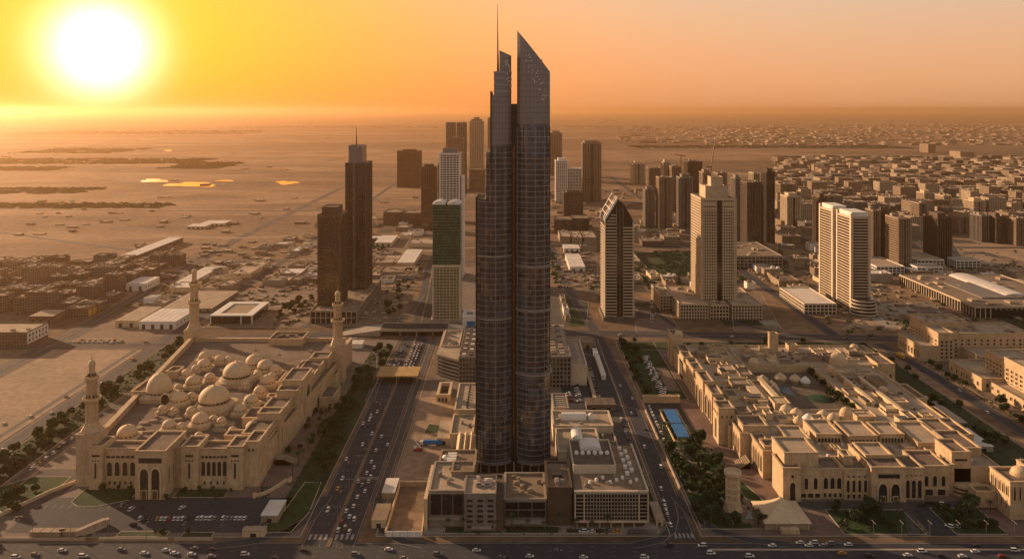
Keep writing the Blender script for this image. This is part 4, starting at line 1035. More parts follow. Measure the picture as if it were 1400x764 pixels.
# boundary wall, entrance ramp wall and garden wall
for lab, pts in (('low stone boundary wall slanting off the left minaret foot', [(-291, 541), (-302, 524), (-322, 478)]),
                 ('low curved stone wall at the right front corner of the mosque', [(-166, 519), (-160, 523), (-154, 535), (-152, 541), (-149, 541)])):
    t = thing('boundary_wall', lab, 'wall', (pts[0][0], pts[0][1], 0)); m = MB()
    for i in range(len(pts) - 1):
        a, b = Vector(pts[i]), Vector(pts[i + 1]); d = (b - a).normalized(); n = Vector((-d.y, d.x)) * .5; m.prism([tuple(a - n), tuple(b - n), tuple(b + n), tuple(a + n)], 0, 2.2)
    m.build('wall', M_['stone_lt'], t)
    for p in (pts[0], pts[-1]): MB().box(p[0] - .9, p[0] + .9, p[1] - .9, p[1] + .9, 0, 2.9).build('pier', M_['stone_lt'], t)
t = thing('boundary_wall', 'long low pale wall between the mosque car park and the front road', 'wall', (-240, 470, 0))
for a, b in ((-328, -248), (-240, -200), (-196, -174)): MB().box(a, b, 467.2, 467.8, 0, 1.5).build('wall', M_['kerb'], t)
# small buildings and trucks in the front lot
def shed(lab, x0, x1, y0, y1, h, wall='white', roof='roof_wh', name='shed', cat='shed', door=True, rise=0.0, grp=None, win=0):
    t = thing(name, lab, cat, ((x0 + x1) / 2, (y0 + y1) / 2, 0), grp); m = MB().box(x0, x1, y0, y1, 0, h); m.build('wall', M_[wall], t)
    if rise:
        c = (y0 + y1) / 2; r = MB(); r.add([(x0 - .4, y0 - .4, h), (x1 + .4, y0 - .4, h), (x1 + .4, c, h + rise), (x0 - .4, c, h + rise), (x0 - .4, y1 + .4, h), (x1 + .4, y1 + .4, h)], [(0, 1, 2, 3), (3, 2, 5, 4), (0, 3, 4), (1, 5, 2), (0, 4, 5, 1)])
        r.build('roof', M_[roof], t)
    else:
        r = MB().box(x0 - .3, x1 + .3, y0 - .3, y1 + .3, h, h + .35)
        nn = int((x1 - x0) / 6)
        for k in range(1, nn): r.box(x0 + k * (x1 - x0) / nn - .15, x0 + k * (x1 - x0) / nn + .15, y0 - .3, y1 + .3, h + .35, h + .5)
        r.build('roof', M_[roof], t)
    if door:
        nd = max(1, min(6, int((x1 - x0) / 9)))
        for k in range(nd):
            a = x0 + (x1 - x0) * (k + .5) / nd; opening(t, a, y0, 0, min(3.4, (x1 - x0) * .3), h * .62, 'S', 'rect', name='door', fr=.2, out=.15, m='window', fm='concrete')
    for k in range(win):
        a = y0 + (y1 - y0) * (k + .5) / win; d, xx = ('E', x1) if x1 < 0 else ('W', x0); opening(t, xx, a, h * .3, 2, h * .35, d, 'rect', name='window', fr=.2, out=.15)
    return t
shed('small white roofed gatehouse beside the lawn at the right of the mosque car park', -152, -142, 487, 506, 4.5, 'stone_dk', 'roof_wh', 'gatehouse', 'gatehouse')
shed('small cream kiosk between the car park and the front road', -158, -145, 470.8, 476, 3.6, 'stone_lt', 'roof_lt', 'kiosk', 'kiosk')
shed('low pale canopy roof beside the parked truck at the front road', -282, -264, 470.2, 474.6, 3.2, 'stone_dk', 'roof_lt', 'carport', 'carport', False)
shed('short grey canopy roof next to the pale carport', -263, -255.5, 470.4, 474.6, 3.2, 'stone_dk', 'roof', 'carport', 'carport', False)
shed('tiny white roofed bus shelter by the bridge end behind the mosque', -176, -157, 843, 857, 4.5, 'white', 'roof_wh', 'shelter', 'shelter', False)
# ---------------------------------------------------------------- the big stone shopping palace on the right
Q = thing('palace', 'huge low sand stone palace complex with arched fronts round a domed tent courtyard', 'palace', (240, 650, 0))
G = 18.0
# four ranges round the courtyard
for (x0, x1, y0, y1, h) in ((176, 320, 527, 596, 15.5), (160, 222, 596, 690, 15), (158, 212, 690, 795, 16.5), (212, 350, 738, 800, 15), (274, 330, 596, 738, 14.5), (222, 274, 596, 634, 13)):
    block(Q, x0, x1, y0, y1, h, m='stone', roofm='roof_lt', name='range', cornice=False)
MB().sheet(rect(222, 274, 634, 738), 9).build('courtyard_floor', M_['roof_dk'], Q)
MB().lathe(258, 672, [(11, 9), (9, 9.8), (5, 10.6), (.5, 11)], 20).build('garden_mound', mat('court_green', (.015, .055, .03), .9, .6, .2), Q)
MB().sheet([(232, 686), (239, 676), (240, 700), (234, 703), (229, 699)], 9.05).build('pool', mat('pool_tile', (.03, .12, .15), .3, .3, .3), Q)
# front wall pieces: x0, x1, front y, height, windows
def fseg(x0, x1, y, h, yb=535): block(Q, x0, x1, y, yb, h, name='front_wall')
fseg(173, 184.5, 513.5, 20.5); fseg(184.5, 199, 517, 18.2); fseg(199, 213, 517.5, 18.2); fseg(213, 229, 516, 18.8); fseg(229, 251, 512.5, 21.4, 548); fseg(251, 264.5, 516.5, 19.2)
fseg(264.5, 283, 521, 18.5, 545); fseg(283, 288, 524, 18); fseg(288, 300.5, 527, 25, 548); fseg(300.5, 318, 545, 20, 575)
opening(Q, 179, 513.5, 1, 3.6, 11.5, 'S', fr=.5, out=.6); opening(Q, 179, 513.5, 15.2, 1.8, 2.4, 'S', 'rect')
row(Q, 'S', 517, 186, 198, 2, 6.5, 2.4, 7.2); row(Q, 'S', 517, 185, 198.5, 3, 1, 3.2, 2.8, kind='rect', fr=.3)
row(Q, 'S', 517.5, 199.6, 212.5, 3, 6.5, 2.8, 7.2); row(Q, 'S', 517.5, 199.5, 212.8, 4, 1.2, 1.8, 2.6, kind='rect', fr=.25)
row(Q, 'S', 516, 213.6, 228.5, 4, 5, 2.0, 7.8); row(Q, 'S', 516, 214, 228, 4, 14.2, 1.2, 1.3, kind='rect', fr=.2, out=.2); row(Q, 'S', 516, 214, 228, 4, 1, 1.8, 2.8, kind='rect', fr=.2)
row(Q, 'S', 512.5, 232, 248, 2, .6, 5.6, 11.6, fr=.7, out=.9, name='portal_arch'); opening(Q, 240, 512.5, 15.4, 14, 3.4, 'S', 'rect', fr=.3)
for a in (236, 244): opening(Q, a, 512.2, .5, 2.6, 3.6, 'S', 'rect', name='door', m='brown', out=.7)
row(Q, 'S', 516.5, 252, 263.5, 3, 1.0, 2.7, 11.6); row(Q, 'S', 516.5, 252, 264, 4, 15, 1.1, 1.2, kind='rect', fr=.2, out=.2)
row(Q, 'S', 521, 265.5, 282, 3, 6.5, 2.6, 6.8); row(Q, 'S', 521, 266, 282, 2, .6, 5, 4, kind='rect', fr=.3); row(Q, 'S', 545, 302, 317, 3, 6, 2.2, 6)
opening(Q, 294, 527, 20, 8, 2, 'S', 'rect', fr=.3)
m = MB()
for z in (0, 2.6, 5.2): m.lathe(296, 527, [(9.5, z), (9.5, z + 1.3)], 20, smooth=False)
m.build('round_terrace', M_['stone'], Q)
MB().lathe(296, 527, [(8.8, 0), (8.8, 6)], 20, smooth=False).build('terrace_glazing', M_['window'], Q)
# big roof boxes behind the front
for (x0, x1, y0, y1, h, rm) in ((176, 198, 520, 545, 27.5, 'roof_lt'), (192, 208, 560, 583, 20, 'roof_lt'), (214, 232, 566, 592, 21, 'roof_lt'), (236, 256, 563, 590, 21, 'roof_lt'), (259, 276, 566, 588, 21, 'roof_lt'),
                             (232, 250, 528, 548, 22.6, 'roof_lt'), (216, 222, 524, 534, 23.5, 'roof_lt'), (280, 300, 555, 592, 19.5, 'roof_lt'), (302, 318, 576, 600, 19, 'roof'), (224, 234, 598, 608, 19, 'roof_lt')):
    block(Q, x0, x1, y0, y1, h, name='roof_block', roofm=rm, z0=14)
    if 555 < y0 < 570 and h > 19: row(Q, 'S', y0, x0 + .8, x1 - .8, 7, 16.2, 1.6, 3.2, kind='rect', fr=.2, out=.5)
# west range: tall arched wall, gate tower, corner tower
W = [(786, 806, 156, 29, 8), (760, 786, 160, 20, 0), (742, 760, 158, 21, 0), (722, 742, 160, 20, 0), (704, 722, 158.5, 22, 0), (690, 704, 160, 20, 0), (664, 690, 157.5, 25, 0), (640, 664, 159, 23, 0), (600, 616, 154, 26.5, 12), (575, 600, 163, 18, 0), (545, 575, 170, 18, 0)]
for (y0, y1, x, h, wd) in W:
    dpt = wd or 9
    block(Q, x, x + dpt, y0 + .02, y1, h, name='west_wall')
    n = max(1, int((y1 - y0) / 5.5))
    if h in (25, 23): row(Q, 'W', x, y0 + 1.5, y1 - 1.5, 2, 1, 6.2, 16, fr=.9, out=.9, name='portal_arch')
    elif wd: opening(Q, x, (y0 + y1) / 2, 3, 3, h - 12, 'W', fr=.5); row(Q, 'W', x, y0 + 1, y1 - 1, 3, h - 5, 1.3, 2, kind='rect', fr=.2)
    else: row(Q, 'W', x, y0 + 1, y1 - 1, n, 3.5, 2.4, 10.5); row(Q, 'W', x, y0 + 1, y1 - 1, n, h - 4.2, 1.1, 1.3, kind='rect', fr=.2, out=.2)
row(Q, 'S', 600, 155, 165.5, 3, 20, 1.3, 2.2, kind='rect', fr=.2, out=.2)
block(Q, 160, 168, 616, 640, 21, name='west_wall'); row(Q, 'W', 160, 617, 639, 2, 1, 5.4, 15, fr=.8, out=.9, name='portal_arch')
block(Q, 166, 184, 578, 598, 22, name='roof_block', z0=12); block(Q, 172, 186, 548, 560, 20, name='roof_block', z0=12)
m = MB()
for k in range(7): m.box(158 + k * 1.2, 166, 560, 572, 0, 1 + k * .7)
m.build('steps', M_['stone_dk'], Q)
for (x, y, r, hh) in ((252, 607, 4.3, 22), (302, 745, 7.5, 19), (223, 742, 4.5, 17.5), (309, 670, 3.5, 17), (336, 790, 4, 17), (164, 792, 4, 29.5)):
    o = MB().lathe(x, y, [(r * 1.1, 13), (r * 1.1, hh)], 14, smooth=False).dome(x, y, hh, r, r * .85, 20).build('dome', M_['dome'], Q, loc=(x, y, hh))
    MB().tube((x, y, hh + r * .8), (x, y, hh + r * .8 + 2), .15, .05).build('finial', M_['gold'], o)
block(Q, 249, 256.5, 775, 783, 33, name='chimney_tower', roofm='roof_dk')
# the roofscape: many flat boxes, parapets and skylights
rr = random.Random(21)
def scape(x0, x1, y0, y1, z, n, s=(5, 16), hh=(1.0, 4.5)):
    for k in range(n):
        a, b = rr.uniform(*s), rr.uniform(*s); x = rr.uniform(x0, max(x0 + .1, x1 - a)); y = rr.uniform(y0, max(y0 + .1, y1 - b)); h = z + rr.uniform(*hh)
        m = MB().box(x, x + a, y, y + b, z - .3, h); m.ring(x - .15, x + a + .15, y - .15, y + b + .15, h, h + .8, .45)
        m.build('roof_block', M_[rr.choice(('stone', 'stone', 'stone_lt', 'stone_dk'))], Q)
        c = rr.random()
        if c < .45: MB().box(x + .6, x + a - .6, y + .6, y + b - .6, h, h + .05).build('roof', M_[rr.choice(('roof_lt', 'roof', 'deck', 'deck'))], Q)
        elif c < .6: MB().box(x + a * .2, x + a * .8, y + b * .2, y + b * .8, h, h + 1.2).build('skylight', M_['window'], Q)
scape(170, 220, 600, 690, 15, 14); scape(170, 210, 692, 790, 16.5, 18); scape(216, 346, 742, 796, 15, 24); scape(276, 326, 600, 736, 14.5, 24); scape(262, 272, 600, 630, 13, 3); scape(186, 296, 548, 562, 15.5, 8, (4, 8), (.6, 2))
for (x0, x1, y0, y1) in ((196, 204, 640, 690), (286, 289, 640, 730), (300, 303, 610, 700), (212, 216, 650, 700)):
    MB().box(x0, x1, y0, y1, 14, 18.6).build('roof_block', M_['stone_lt'], Q)
units(Q, 176, 320, 530, 594, 15.5, 26, 'roof_wh', (1.2, 2.8), (.8, 1.8)); units(Q, 168, 212, 600, 790, 16.5, 30, 'roof_dk', (1.5, 3.5), (.8, 1.8)); units(Q, 276, 328, 600, 735, 14.6, 24, 'roof_dk', (1.5, 4), (.8, 1.8))
units(Q, 216, 346, 745, 796, 15, 26, 'roof_dk', (1.5, 4), (.8, 1.8))
# wings stepping out towards the right-hand road
for (x0, x1, y0, y1, h) in ((318, 330, 575, 606, 17), (329, 336, 606, 640, 13), (330, 338, 655, 690, 14), (328, 334, 700, 725, 12), (334, 350, 735, 768, 17)):
    block(Q, x0, x1, y0, y1, h, name='side_wall'); row(Q, 'S', y0, x0 + .5, x1 - .5, 2, 4, 2, 5)
# tent domes in the courtyard
tents = [(1043, 520), (1067, 517), (1087, 519), (1101, 522), (1058, 533), (1075, 561), (1089, 566), (1092, 577), (1105, 574), (1126, 569), (1055, 528), (1122, 580), (1046, 531), (1112, 581), (1139, 573)]
for k, (px, py) in enumerate(tents):
    tz = 9 if py < 550 else 13.2; x, y = P(px, py, tz + 3); s = (4.8, 5.4, 5.0, 4.3)[k % 4]
    col = 'stone_lt' if k % 5 != 3 else 'white'
    side = 'far' if py < 540 else 'near'
    t = thing('tent', f"{ordn(sum(1 for q in tents[:k] if (q[1] < 540) == (py < 540)))} listed pointed canvas tent at the {side} side of the palace courtyard", 'tent', (x, y, tz), 'pointed tents in the palace courtyard')
    n = 14
    o = MB().lathe(x, y, [(s * .92, tz + 2.5), (s * 1.05, tz + 3.1), (s * .93, tz + 4.7), (s * .62, tz + 6.3), (s * .25, tz + 7.5), (.12, tz + 8.4)], n, smooth=True).build('canopy', M_[col], t)
    MB().lathe(x, y, [(s * .9, tz), (s * .9, tz + 2.6)], n, smooth=False, cap=False).build('skirt', M_['stone_dk'], t)
tv = [o for o in bpy.data.objects if o.get('category') == 'tent']
def relabel_by_place(objs, what, where, key):
    """labels along one direction: 'third ... from the left'"""
    objs = sorted(objs, key=key)
    for i, o in enumerate(objs): o['label'] = f"{what.format(ordn(i))} {where}"
relabel_by_place([o for o in tv if o.location.y > 690], '{} pointed tent from the left', 'in the palace courtyard far row', lambda o: o.location.x)
relabel_by_place([o for o in tv if o.location.y <= 690], '{} pointed tent from the left', 'in the palace courtyard near cluster', lambda o: o.location.x)

# pyramid tent in front
t = thing('pavilion', 'square sand coloured pyramid tent at the front left corner of the palace', 'pavilion', (166, 492, 0))
x0, x1, y0, y1, e = 151, 177.5, 479, 505, 4.2
m = MB(); c = ((x0 + x1) / 2, (y0 + y1) / 2)
ring_ = [(x0 - 1, y0 - 1), (x1 + 1, y0 - 1), (x1 + 1, y1 + 1), (x0 - 1, y1 + 1)]
steps_ = [(1, e), (.62, e + 2.6), (.3, e + 5.6), (.03, e + 9)]
for i in range(3):
    for k in range(4):
        a, b = ring_[k], ring_[(k + 1) % 4]
        def at(p, f, z): return (c[0] + (p[0] - c[0]) * f, c[1] + (p[1] - c[1]) * f, z)
        m.add([at(a, steps_[i][0], steps_[i][1]), at(b, steps_[i][0], steps_[i][1]), at(b, steps_[i + 1][0], steps_[i + 1][1]), at(a, steps_[i + 1][0], steps_[i + 1][1])], [(0, 1, 2, 3)])
m.build('canopy', M_['stone_lt'], t); MB().box(x0, x1, y0, y1, 0, e).build('skirt', M_['stone_dk'], t)
for k in range(5): MB().box(x0 + k * 6.3, x0 + k * 6.3 + .5, y0 - .3, y0, 0, e).build('pole', M_['stone'], t)
MB().box(x0 + 8, x1 - 8, y0 - 5, y0 - .5, 0, 2.6).build('porch', M_['stone'], t)
# round stone tower in the park
t = thing('clock_tower', 'round ribbed stone tower standing alone among the park trees', 'tower', (138, 503, 0))
MB().lathe(138, 503, [(6.2, 0), (5.2, 3), (4.6, 6), (4.0, 7), (4.0, 22)], 16, smooth=False).build('shaft', M_['stone'], t)
for k in range(8):
    a = k * math.pi / 4 + .39; MB().tube((138 + 4.1 * math.cos(a), 503 + 4.1 * math.sin(a), 6), (138 + 4.1 * math.cos(a), 503 + 4.1 * math.sin(a), 22), .5, .5).build('rib', M_['stone_lt'], t)
for z in (10, 14, 18): MB().lathe(138, 503, [(4.2, z), (4.5, z + .2), (4.5, z + .8), (4.2, z + 1)], 16, smooth=False).build('string_course', M_['stone_lt'], t)
MB().lathe(138, 503, [(4.1, 21.5), (5.4, 22.5), (5.4, 24.4), (4.6, 24.4), (4.6, 23.6)], 16, smooth=False).build('crown', M_['stone_lt'], t)
t = thing('pond', 'small curved green pond below the round park tower', 'pond', (144, 496, 0)); MB().sheet([(134, 520), (138, 522), (139, 512), (136, 510)], .34).build('water', M_['teal'], t); MB().sheet([(142, 492), (147, 491), (150, 498), (147, 503), (146, 497)], .34).build('water', M_['teal'], t)
# blue roofed pool hall strip
t = thing('pool_canopy', 'two bright blue rectangular canopies beside the palace gate', 'canopy', (129, 635, 0))
for (a, b) in ((608, 633), (635, 664)):
    MB().box(125, 134.5, a, b, 2.6, 3).build('roof_sheet', M_['blue'], t)
for yy in (608.5, 620, 633, 650, 663):
    for xx in (125.4, 134): MB().box(xx - .2, xx + .2, yy - .2, yy + .2, 0, 2.6).build('post', M_['kerb'], t)
t = thing('boundary_wall', 'low stone wall round the blue canopies', 'wall', (123, 635, 0)); MB().ring(122, 137, 604, 668, 0, 1.6, .8).build('wall', M_['stone'], t)
shed('long pale wall building on the left of the lower park road', 86.5, 91, 484, 506, 3.4, 'stone', 'roof_lt', 'guard_house', 'guard house')
t = thing('boundary_wall', 'pale retaining wall along the park side of the road', 'wall', (111, 560, 0)); MB().box(110.3, 111.2, 530, 690, 0, 1.6).build('wall', M_['kerb'], t)
t = thing('gate_house', 'long low stone gatehouse above the blue canopies', 'gatehouse', (130, 688, 0)); block(t, 112, 143, 686, 690, 4.5, name='wall')

# ---------------------------------------------------------------- hotel at the far right
t = thing('hotel', 'sunlit stone hotel of several blocks across the right road, its terraces stepping down', 'hotel', (450, 760, 0))
def hb(x0, x1, y0, y1, h, nW=0, nS=0, rows=1, z=3, wh=3, ww=2.2, z0=0):
    block(t, x0, x1, y0, y1, h, name='block', roofm='roof_lt', z0=z0)
    for k in range(rows):
        if nW: row(t, 'W', x0, y0 + 1.5, y1 - 1.5, nW, z + k * 3.8, ww, wh - .6 if rows > 1 else wh, kind='rect', fr=.3, out=.5)
        if nS: row(t, 'S', y0, x0 + 1.2, x1 - 1.2, nS, z + k * 3.8, ww, wh - .6 if rows > 1 else wh, kind='rect', fr=.25, out=.35)
hb(406, 424, 800, 846, 14, 7, 0, 1, 3, 6); hb(424, 440, 800, 830, 27, 4, 3, 5, 3, 2.8); hb(426, 470, 830, 862, 30, 5, 0, 5, 3, 2.8); hb(440, 520, 806, 846, 25, 0, 12, 5, 3, 2.6)
hb(418, 450, 716, 770, 10, 6, 4, 1, 3, 3.5); hb(450, 500, 770, 806, 12, 2, 0); hb(440, 470, 720, 748, 26, 5, 4, 5, 3, 2.8); hb(438, 480, 655, 716, 29, 9, 5, 5, 4, 2.8, 2.6); hb(462, 540, 700, 760, 23, 0, 0); hb(424, 438, 660, 716, 8, 6, 0)
hb(440, 462, 632, 655, 24, 3, 4, 4, 3, 2.8); hb(420, 450, 600, 632, 14, 4, 4, 2, 3, 3); hb(480, 560, 640, 700, 21, 0, 8, 4, 3, 2.8)
units(t, 440, 520, 660, 712, 29, 10, 'stone_dk', (2, 5), (1, 3)); units(t, 428, 468, 832, 860, 30, 8, 'stone_dk', (2, 4), (1, 2.5)); units(t, 442, 518, 808, 842, 25, 10, 'stone_dk', (2, 5), (1, 3))
units(t, 485, 555, 642, 698, 21, 10, 'stone_dk', (2, 5), (1, 3)); units(t, 465, 538, 716, 756, 23, 10, 'stone_dk', (2, 5), (1, 3))
MB().lathe(434, 742, [(10, 0), (10, 11), (8.5, 11)], 16, smooth=False).build('round_wing', M_['stone'], t)
# domed corner building at the lower right
t = thing('corner_building', 'small domed stone building with tall windows at the lower right edge', 'villa', (320, 500, 0))
block(t, 304, 326, 491, 512, 22, name='wall'); block(t, 326, 352, 489, 520, 23, name='wall'); block(t, 292, 304, 506, 515, 9, name='annex')
row(t, 'W', 304, 492, 511, 5, 13.5, 1.6, 6, kind='rect'); row(t, 'W', 304, 492, 511, 4, 5, 1.6, 5.5); row(t, 'S', 491, 305, 315, 3, 12, 1.3, 8, kind='rect'); row(t, 'S', 489, 327, 350, 7, 10, 1.6, 9, kind='rect'); row(t, 'W', 292, 507, 514, 2, 3, 1.5, 4)
m = MB()
for k in range(5): m.lathe(320, 490, [(6.6, k * 2.4), (6.6, k * 2.4 + 1.2)], 18, smooth=False)
m.build('round_terrace', M_['stone_lt'], t); MB().lathe(320, 490, [(6, 0), (6, 12)], 18, smooth=False).build('terrace_glazing', M_['window'], t)
o = MB().lathe(318, 503, [(6, 22), (6, 23.5)], 20, smooth=False).dome(318, 503, 23.5, 5.4, 3.8, 24).build('dome', M_['dome'], t); MB().tube((318, 503, 27), (318, 503, 33), .2, .06).build('finial', M_['white'], o)
# flat pavilions between palace and the right road
for k, (x0, x1, y0, y1, h, lab) in enumerate(((338, 352, 588, 622, 4, 'flat grey roofed pavilion among trees right of the palace'), (404, 416, 520, 596, 6, 'long flat grey roofed building beyond the right road near the edge'),
        (345, 352, 690, 742, 1.2, 'pale paved garden terrace right of the palace'), (356, 362, 640, 700, 1.0, 'narrow pale garden terrace near the right road'))):
    shed(lab, x0, x1, y0, y1, h, 'concrete', 'roof_wh' if k < 2 else 'kerb', 'pavilion' if k < 2 else 'garden_terrace', 'pavilion' if k < 2 else 'terrace', door=k < 2)
# ---------------------------------------------------------------- blocks at the foot of the tallest tower
def offce(lab, x0, x1, y0, y1, h, wall='concrete', rm='roof', name='office_block', cat='office', n=8, um='concrete', **k):
    t = thing(name, lab, cat, ((x0 + x1) / 2, (y0 + y1) / 2, 0))
    if k: podium(t, x0, x1, y0, y1, h, wall, rm, name='wall', **k)
    else: block(t, x0, x1, y0, y1, h, wall, rm, name='wall')
    units(t, x0 + 1, x1 - 1, y0 + 1, y1 - 1, h, n, um); return t
# stepped office left of the tower
t = offce('grey ribbed office with a crowded machine roof, touching the tower at its left', -48.5, -27.5, 738, 842, 22.5, 'greywall', 'roof_lt', n=0, fh=3.6, bay=3.0)
for c in range(3):
    for k in range(17): MB().box(-46 + c * 6.6, -42.6 + c * 6.6, 744 + k * 5.6, 747.6 + k * 5.6, 22.5, 24.2 + (k % 3) * .5).build('rooftop_unit', M_['roof_dk' if (k + c) % 3 else 'roof_wh'], t)
t = thing('office_block', 'horizontally banded office wing with a slanted front, left of the ribbed office', 'office', (-60, 780, 0))
poly = [(-71, 758), (-49.2, 740), (-49.2, 838), (-71, 838)]
m = MB()
for k in range(6): m.prism(poly, 1 + k * 3.3, 2.5 + k * 3.3)
m.build('floor_band', M_['greywall'], t); MB().prism([(-70, 759), (-50, 742), (-50, 837), (-70, 837)], 0, 19.5).build('glazing', M_['black'], t)
MB().prism(poly, 19.0, 20).build('roof', M_['roof_lt'], t); m = MB(); m.ring(-69, -51, 780, 836, 20, 21.6, .8); m.build('parapet', M_['stone_lt'], t); units(t, -67, -53, 783, 834, 20, 12)
t = offce('white office box with a blue panel on its front, behind the ribbed office', -53, -36, 862, 890, 27, 'white', 'roof_wh', n=4)
opening(t, -44, 862, 17, 9, 7, 'S', 'rect', name='blue_panel', m='blue', fm='white', fr=.4, out=.2)
t = offce('flat roofed hall with a row of dark vents, left of the tower', -45.5, -28, 636, 698, 12, 'stone_lt', 'roof_lt', 'hall', 'hall', n=0)
for k in range(9): MB().box(-36.5, -35.2, 642 + k * 6, 644 + k * 6, 12, 13.2).build('roof_vent', M_['dark'], t)
offce('lower ochre block between the vented hall and the podium left of the tower', -46, -29, 596, 634, 9, 'stone_lt', 'roof_lt', 'hall', 'hall', n=3)
t = thing('canopy_hall', 'folded golden roof canopy beside the foot of the tower, left side', 'canopy', (-33, 572, 0))
m = MB()
for k in range(4):
    a = -40 + k * 4.2; m.add([(a, 552, 6), (a + 2.1, 552, 8.6), (a + 2.1, 594, 13), (a, 594, 10)], [(0, 1, 2, 3)]); m.add([(a + 2.1, 552, 8.6), (a + 4.2, 552, 6), (a + 4.2, 594, 10), (a + 2.1, 594, 13)], [(0, 1, 2, 3)])
m.build('roof', M_['stone_lt'], t); MB().box(-40, -23.4, 553, 594, 0, 6).build('wall', M_['stone_dk'], t)
t = thing('pavilion', 'small pavilion with a dark sunken roof court in the sandy plaza', 'pavilion', (-58, 700, 0))
m = MB().ring(-65, -53, 690, 722, 0, 6, 2.2); m.build('wall', M_['stone_lt'], t); MB().box(-62.8, -55.2, 692.2, 719.8, 0, 3).build('court', M_['black'], t)
for a in (-63, -60, -57): opening(t, a + .6, 690, 0, 1.8, 3.2, 'S', 'rect', name='door', fr=.2)
# podium left: broad roof with glass front, gold edged left wall
t = thing('podium_building', 'broad low podium with a dusty roof and black glass front, left of the grey office', 'podium', (-38, 500, 0))
block(t, -50, -28.6, 484, 524, 20, 'concrete', 'roof_lt', name='wall'); MB().box(-49, -28.8, 483.2, 484.05, 7, 19).build('glass_front', M_['black'], t)
MB().box(-52.5, -50.4, 478, 524, 0, 19).build('side_wall', M_['stone_lt'], t); MB().box(-50, -28.7, 481.5, 484, 4.6, 6).build('canopy', M_['concrete'], t)
for a in (-49, -42.2, -35.5, -29.4): MB().box(a - .2, a + .2, 482.9, 483.6, 7, 19.4).build('mullion', M_['grey'], t)
block(t, -48, -24, 526, 549, 17, 'stone_dk', 'roof', name='wall'); block(t, -24, -5.2, 504, 519, 14, 'concrete_dk', 'roof_dk', name='wall'); block(t, -38, -24, 505, 520, 22, 'stone_dk', 'roof', name='roof_block', z0=18)
MB().lathe(-44, 537, [(2.4, 17.2), (2.4, 19), (.1, 20)], 14).build('roof_dome', M_['white'], t); units(t, -48, -30, 486, 522, 20, 6)
for k in range(4): MB().box(-43, -37, 528 + k * 4, 530.6 + k * 4, 17, 19.2).build('skylight', M_['white'], t)
# grey office
t = thing('office_block', 'grey clad office box with three columns of dark slot windows at the tower foot', 'office', (-18, 488, 0))
block(t, -28.4, -9.4, 477.2, 501, 21.4, 'greywall', 'roof_lt', name='wall', cornice=False)
for c in range(3):
    for k in range(6): opening(t, -25 + c * 6.1, 477.2, 2.3 + k * 3.05, 3.4, 1.5, 'S', 'rect', fr=.12, out=.12, fm='grey')
for k in range(2): MB().lathe(-20 + k * 5, 489, [(2.3, 21.4), (2.3, 22.5), (1.6, 22.5), (1.6, 21.6)], 18, smooth=False).build('roof_fan', M_['grey'], t)
MB().box(-9.4, -5, 477.6, 500, 0, 19).build('side_wing', M_['brown'], t); units(t, -27, -11, 492, 499, 21.4, 4, 'roof_wh')
MB().box(-24, -12, 473.5, 477, 3.2, 3.7).build('porch', M_['concrete'], t)
# glass block
t = thing('podium_building', 'black glass podium front between the grey office and the brown cube', 'podium', (9, 500, 0))
block(t, -4.6, 20.6, 484, 519, 15, 'concrete', 'roof', name='wall'); MB().box(-4, 20.2, 483.2, 484.05, 5, 14.4).build('glass_front', M_['black'], t)
for z in (5, 9.8, 14.6): MB().box(-4.6, 20.6, 482.9, 483.3, z, z + .35).build('floor_band', M_['grey'], t)
for a in (-4.4, 3.8, 12, 20.2): MB().box(a - .2, a + .2, 482.85, 483.4, 0, 14.4).build('mullion', M_['grey'], t)
MB().box(-4, 20, 479, 483, 3.6, 4.2).build('canopy', M_['concrete'], t); units(t, -3, 19, 487, 516, 15, 9, 'stone_dk')
t = thing('office_block', 'windowless brown clad cube between the glass podium and the gridded office', 'office block', (29, 500, 0))
block(t, 21.2, 36, 484, 520, 22, 'bronze', 'roof', name='wall'); MB().box(25, 31, 498, 512, 22, 24.2).build('rooftop_unit', M_['dark'], t); units(t, 22, 35, 487, 497, 22, 3)
t = thing('planter', 'row of low stone planters with shrubs in the court at the tower foot', 'planter', (0, 530, 0))
for k in range(5): MB().box(-20 + k * 8.4, -15 + k * 8.4, 524, 528, 0, 1.1).build('box', M_['concrete'], t); MB().box(-19.6 + k * 8.4, -15.4 + k * 8.4, 524.4, 527.6, 1.1, 1.7).build('shrub', M_['leaf'], t)
# gridded office
t = thing('office_block', 'long gridded office with dark windows and a crowded roof, lower right of the tower', 'office', (60, 515, 0))
x0, x1, y0, y1, h = 37.4, 81.6, 481, 549, 21.4
MB().box(x0 + .6, x1 - .6, y0 + .6, y1 - .6, 4.6, h - .4).build('glazing', M_['black'], t)
MB().box(x0 + 3, x1 - 2, y0 + 3, y1 - 2, 0, 4.6).build('ground_floor', mat('lobby_wall', (.20, .10, .05), .6, .3, .3), t)
for k in range(8): MB().box(x0, x1, y0, y1, 4.6 + k * 2.2, 4.6 + k * 2.2 + .42).build('floor_band', M_['concrete'], t)
for k in range(19):
    a = x0 + 6 + (x1 - 12 - x0) * k / 18; MB().box(a - .2, a + .2, y0 - .25, y0 + .7, 4.6, h).build('mullion', M_['concrete'], t)
for k in range(14):
    a = y0 + 2 + (y1 - y0 - 4) * k / 13; MB().box(x1 - .7, x1 + .2, a - .2, a + .2, 4.6, h).build('mullion', M_['concrete'], t)
for a in (x0, x0 + 5.4, x1 - 6, x1 - .6):
    MB().box(a, a + .7, y0 - .5, y0 + .7, 3.8, h + .5).build('pier', M_['cream'], t)
MB().box(x0 - .2, x1 + .2, y0 - .45, y0 + 1.3, 3.6, 4.6).build('lintel', M_['cream'], t); MB().box(x0 - .2, x1 + .2, y0 - .5, y0 + 1, h - .3, h + 1).build('parapet', M_['cream'], t)
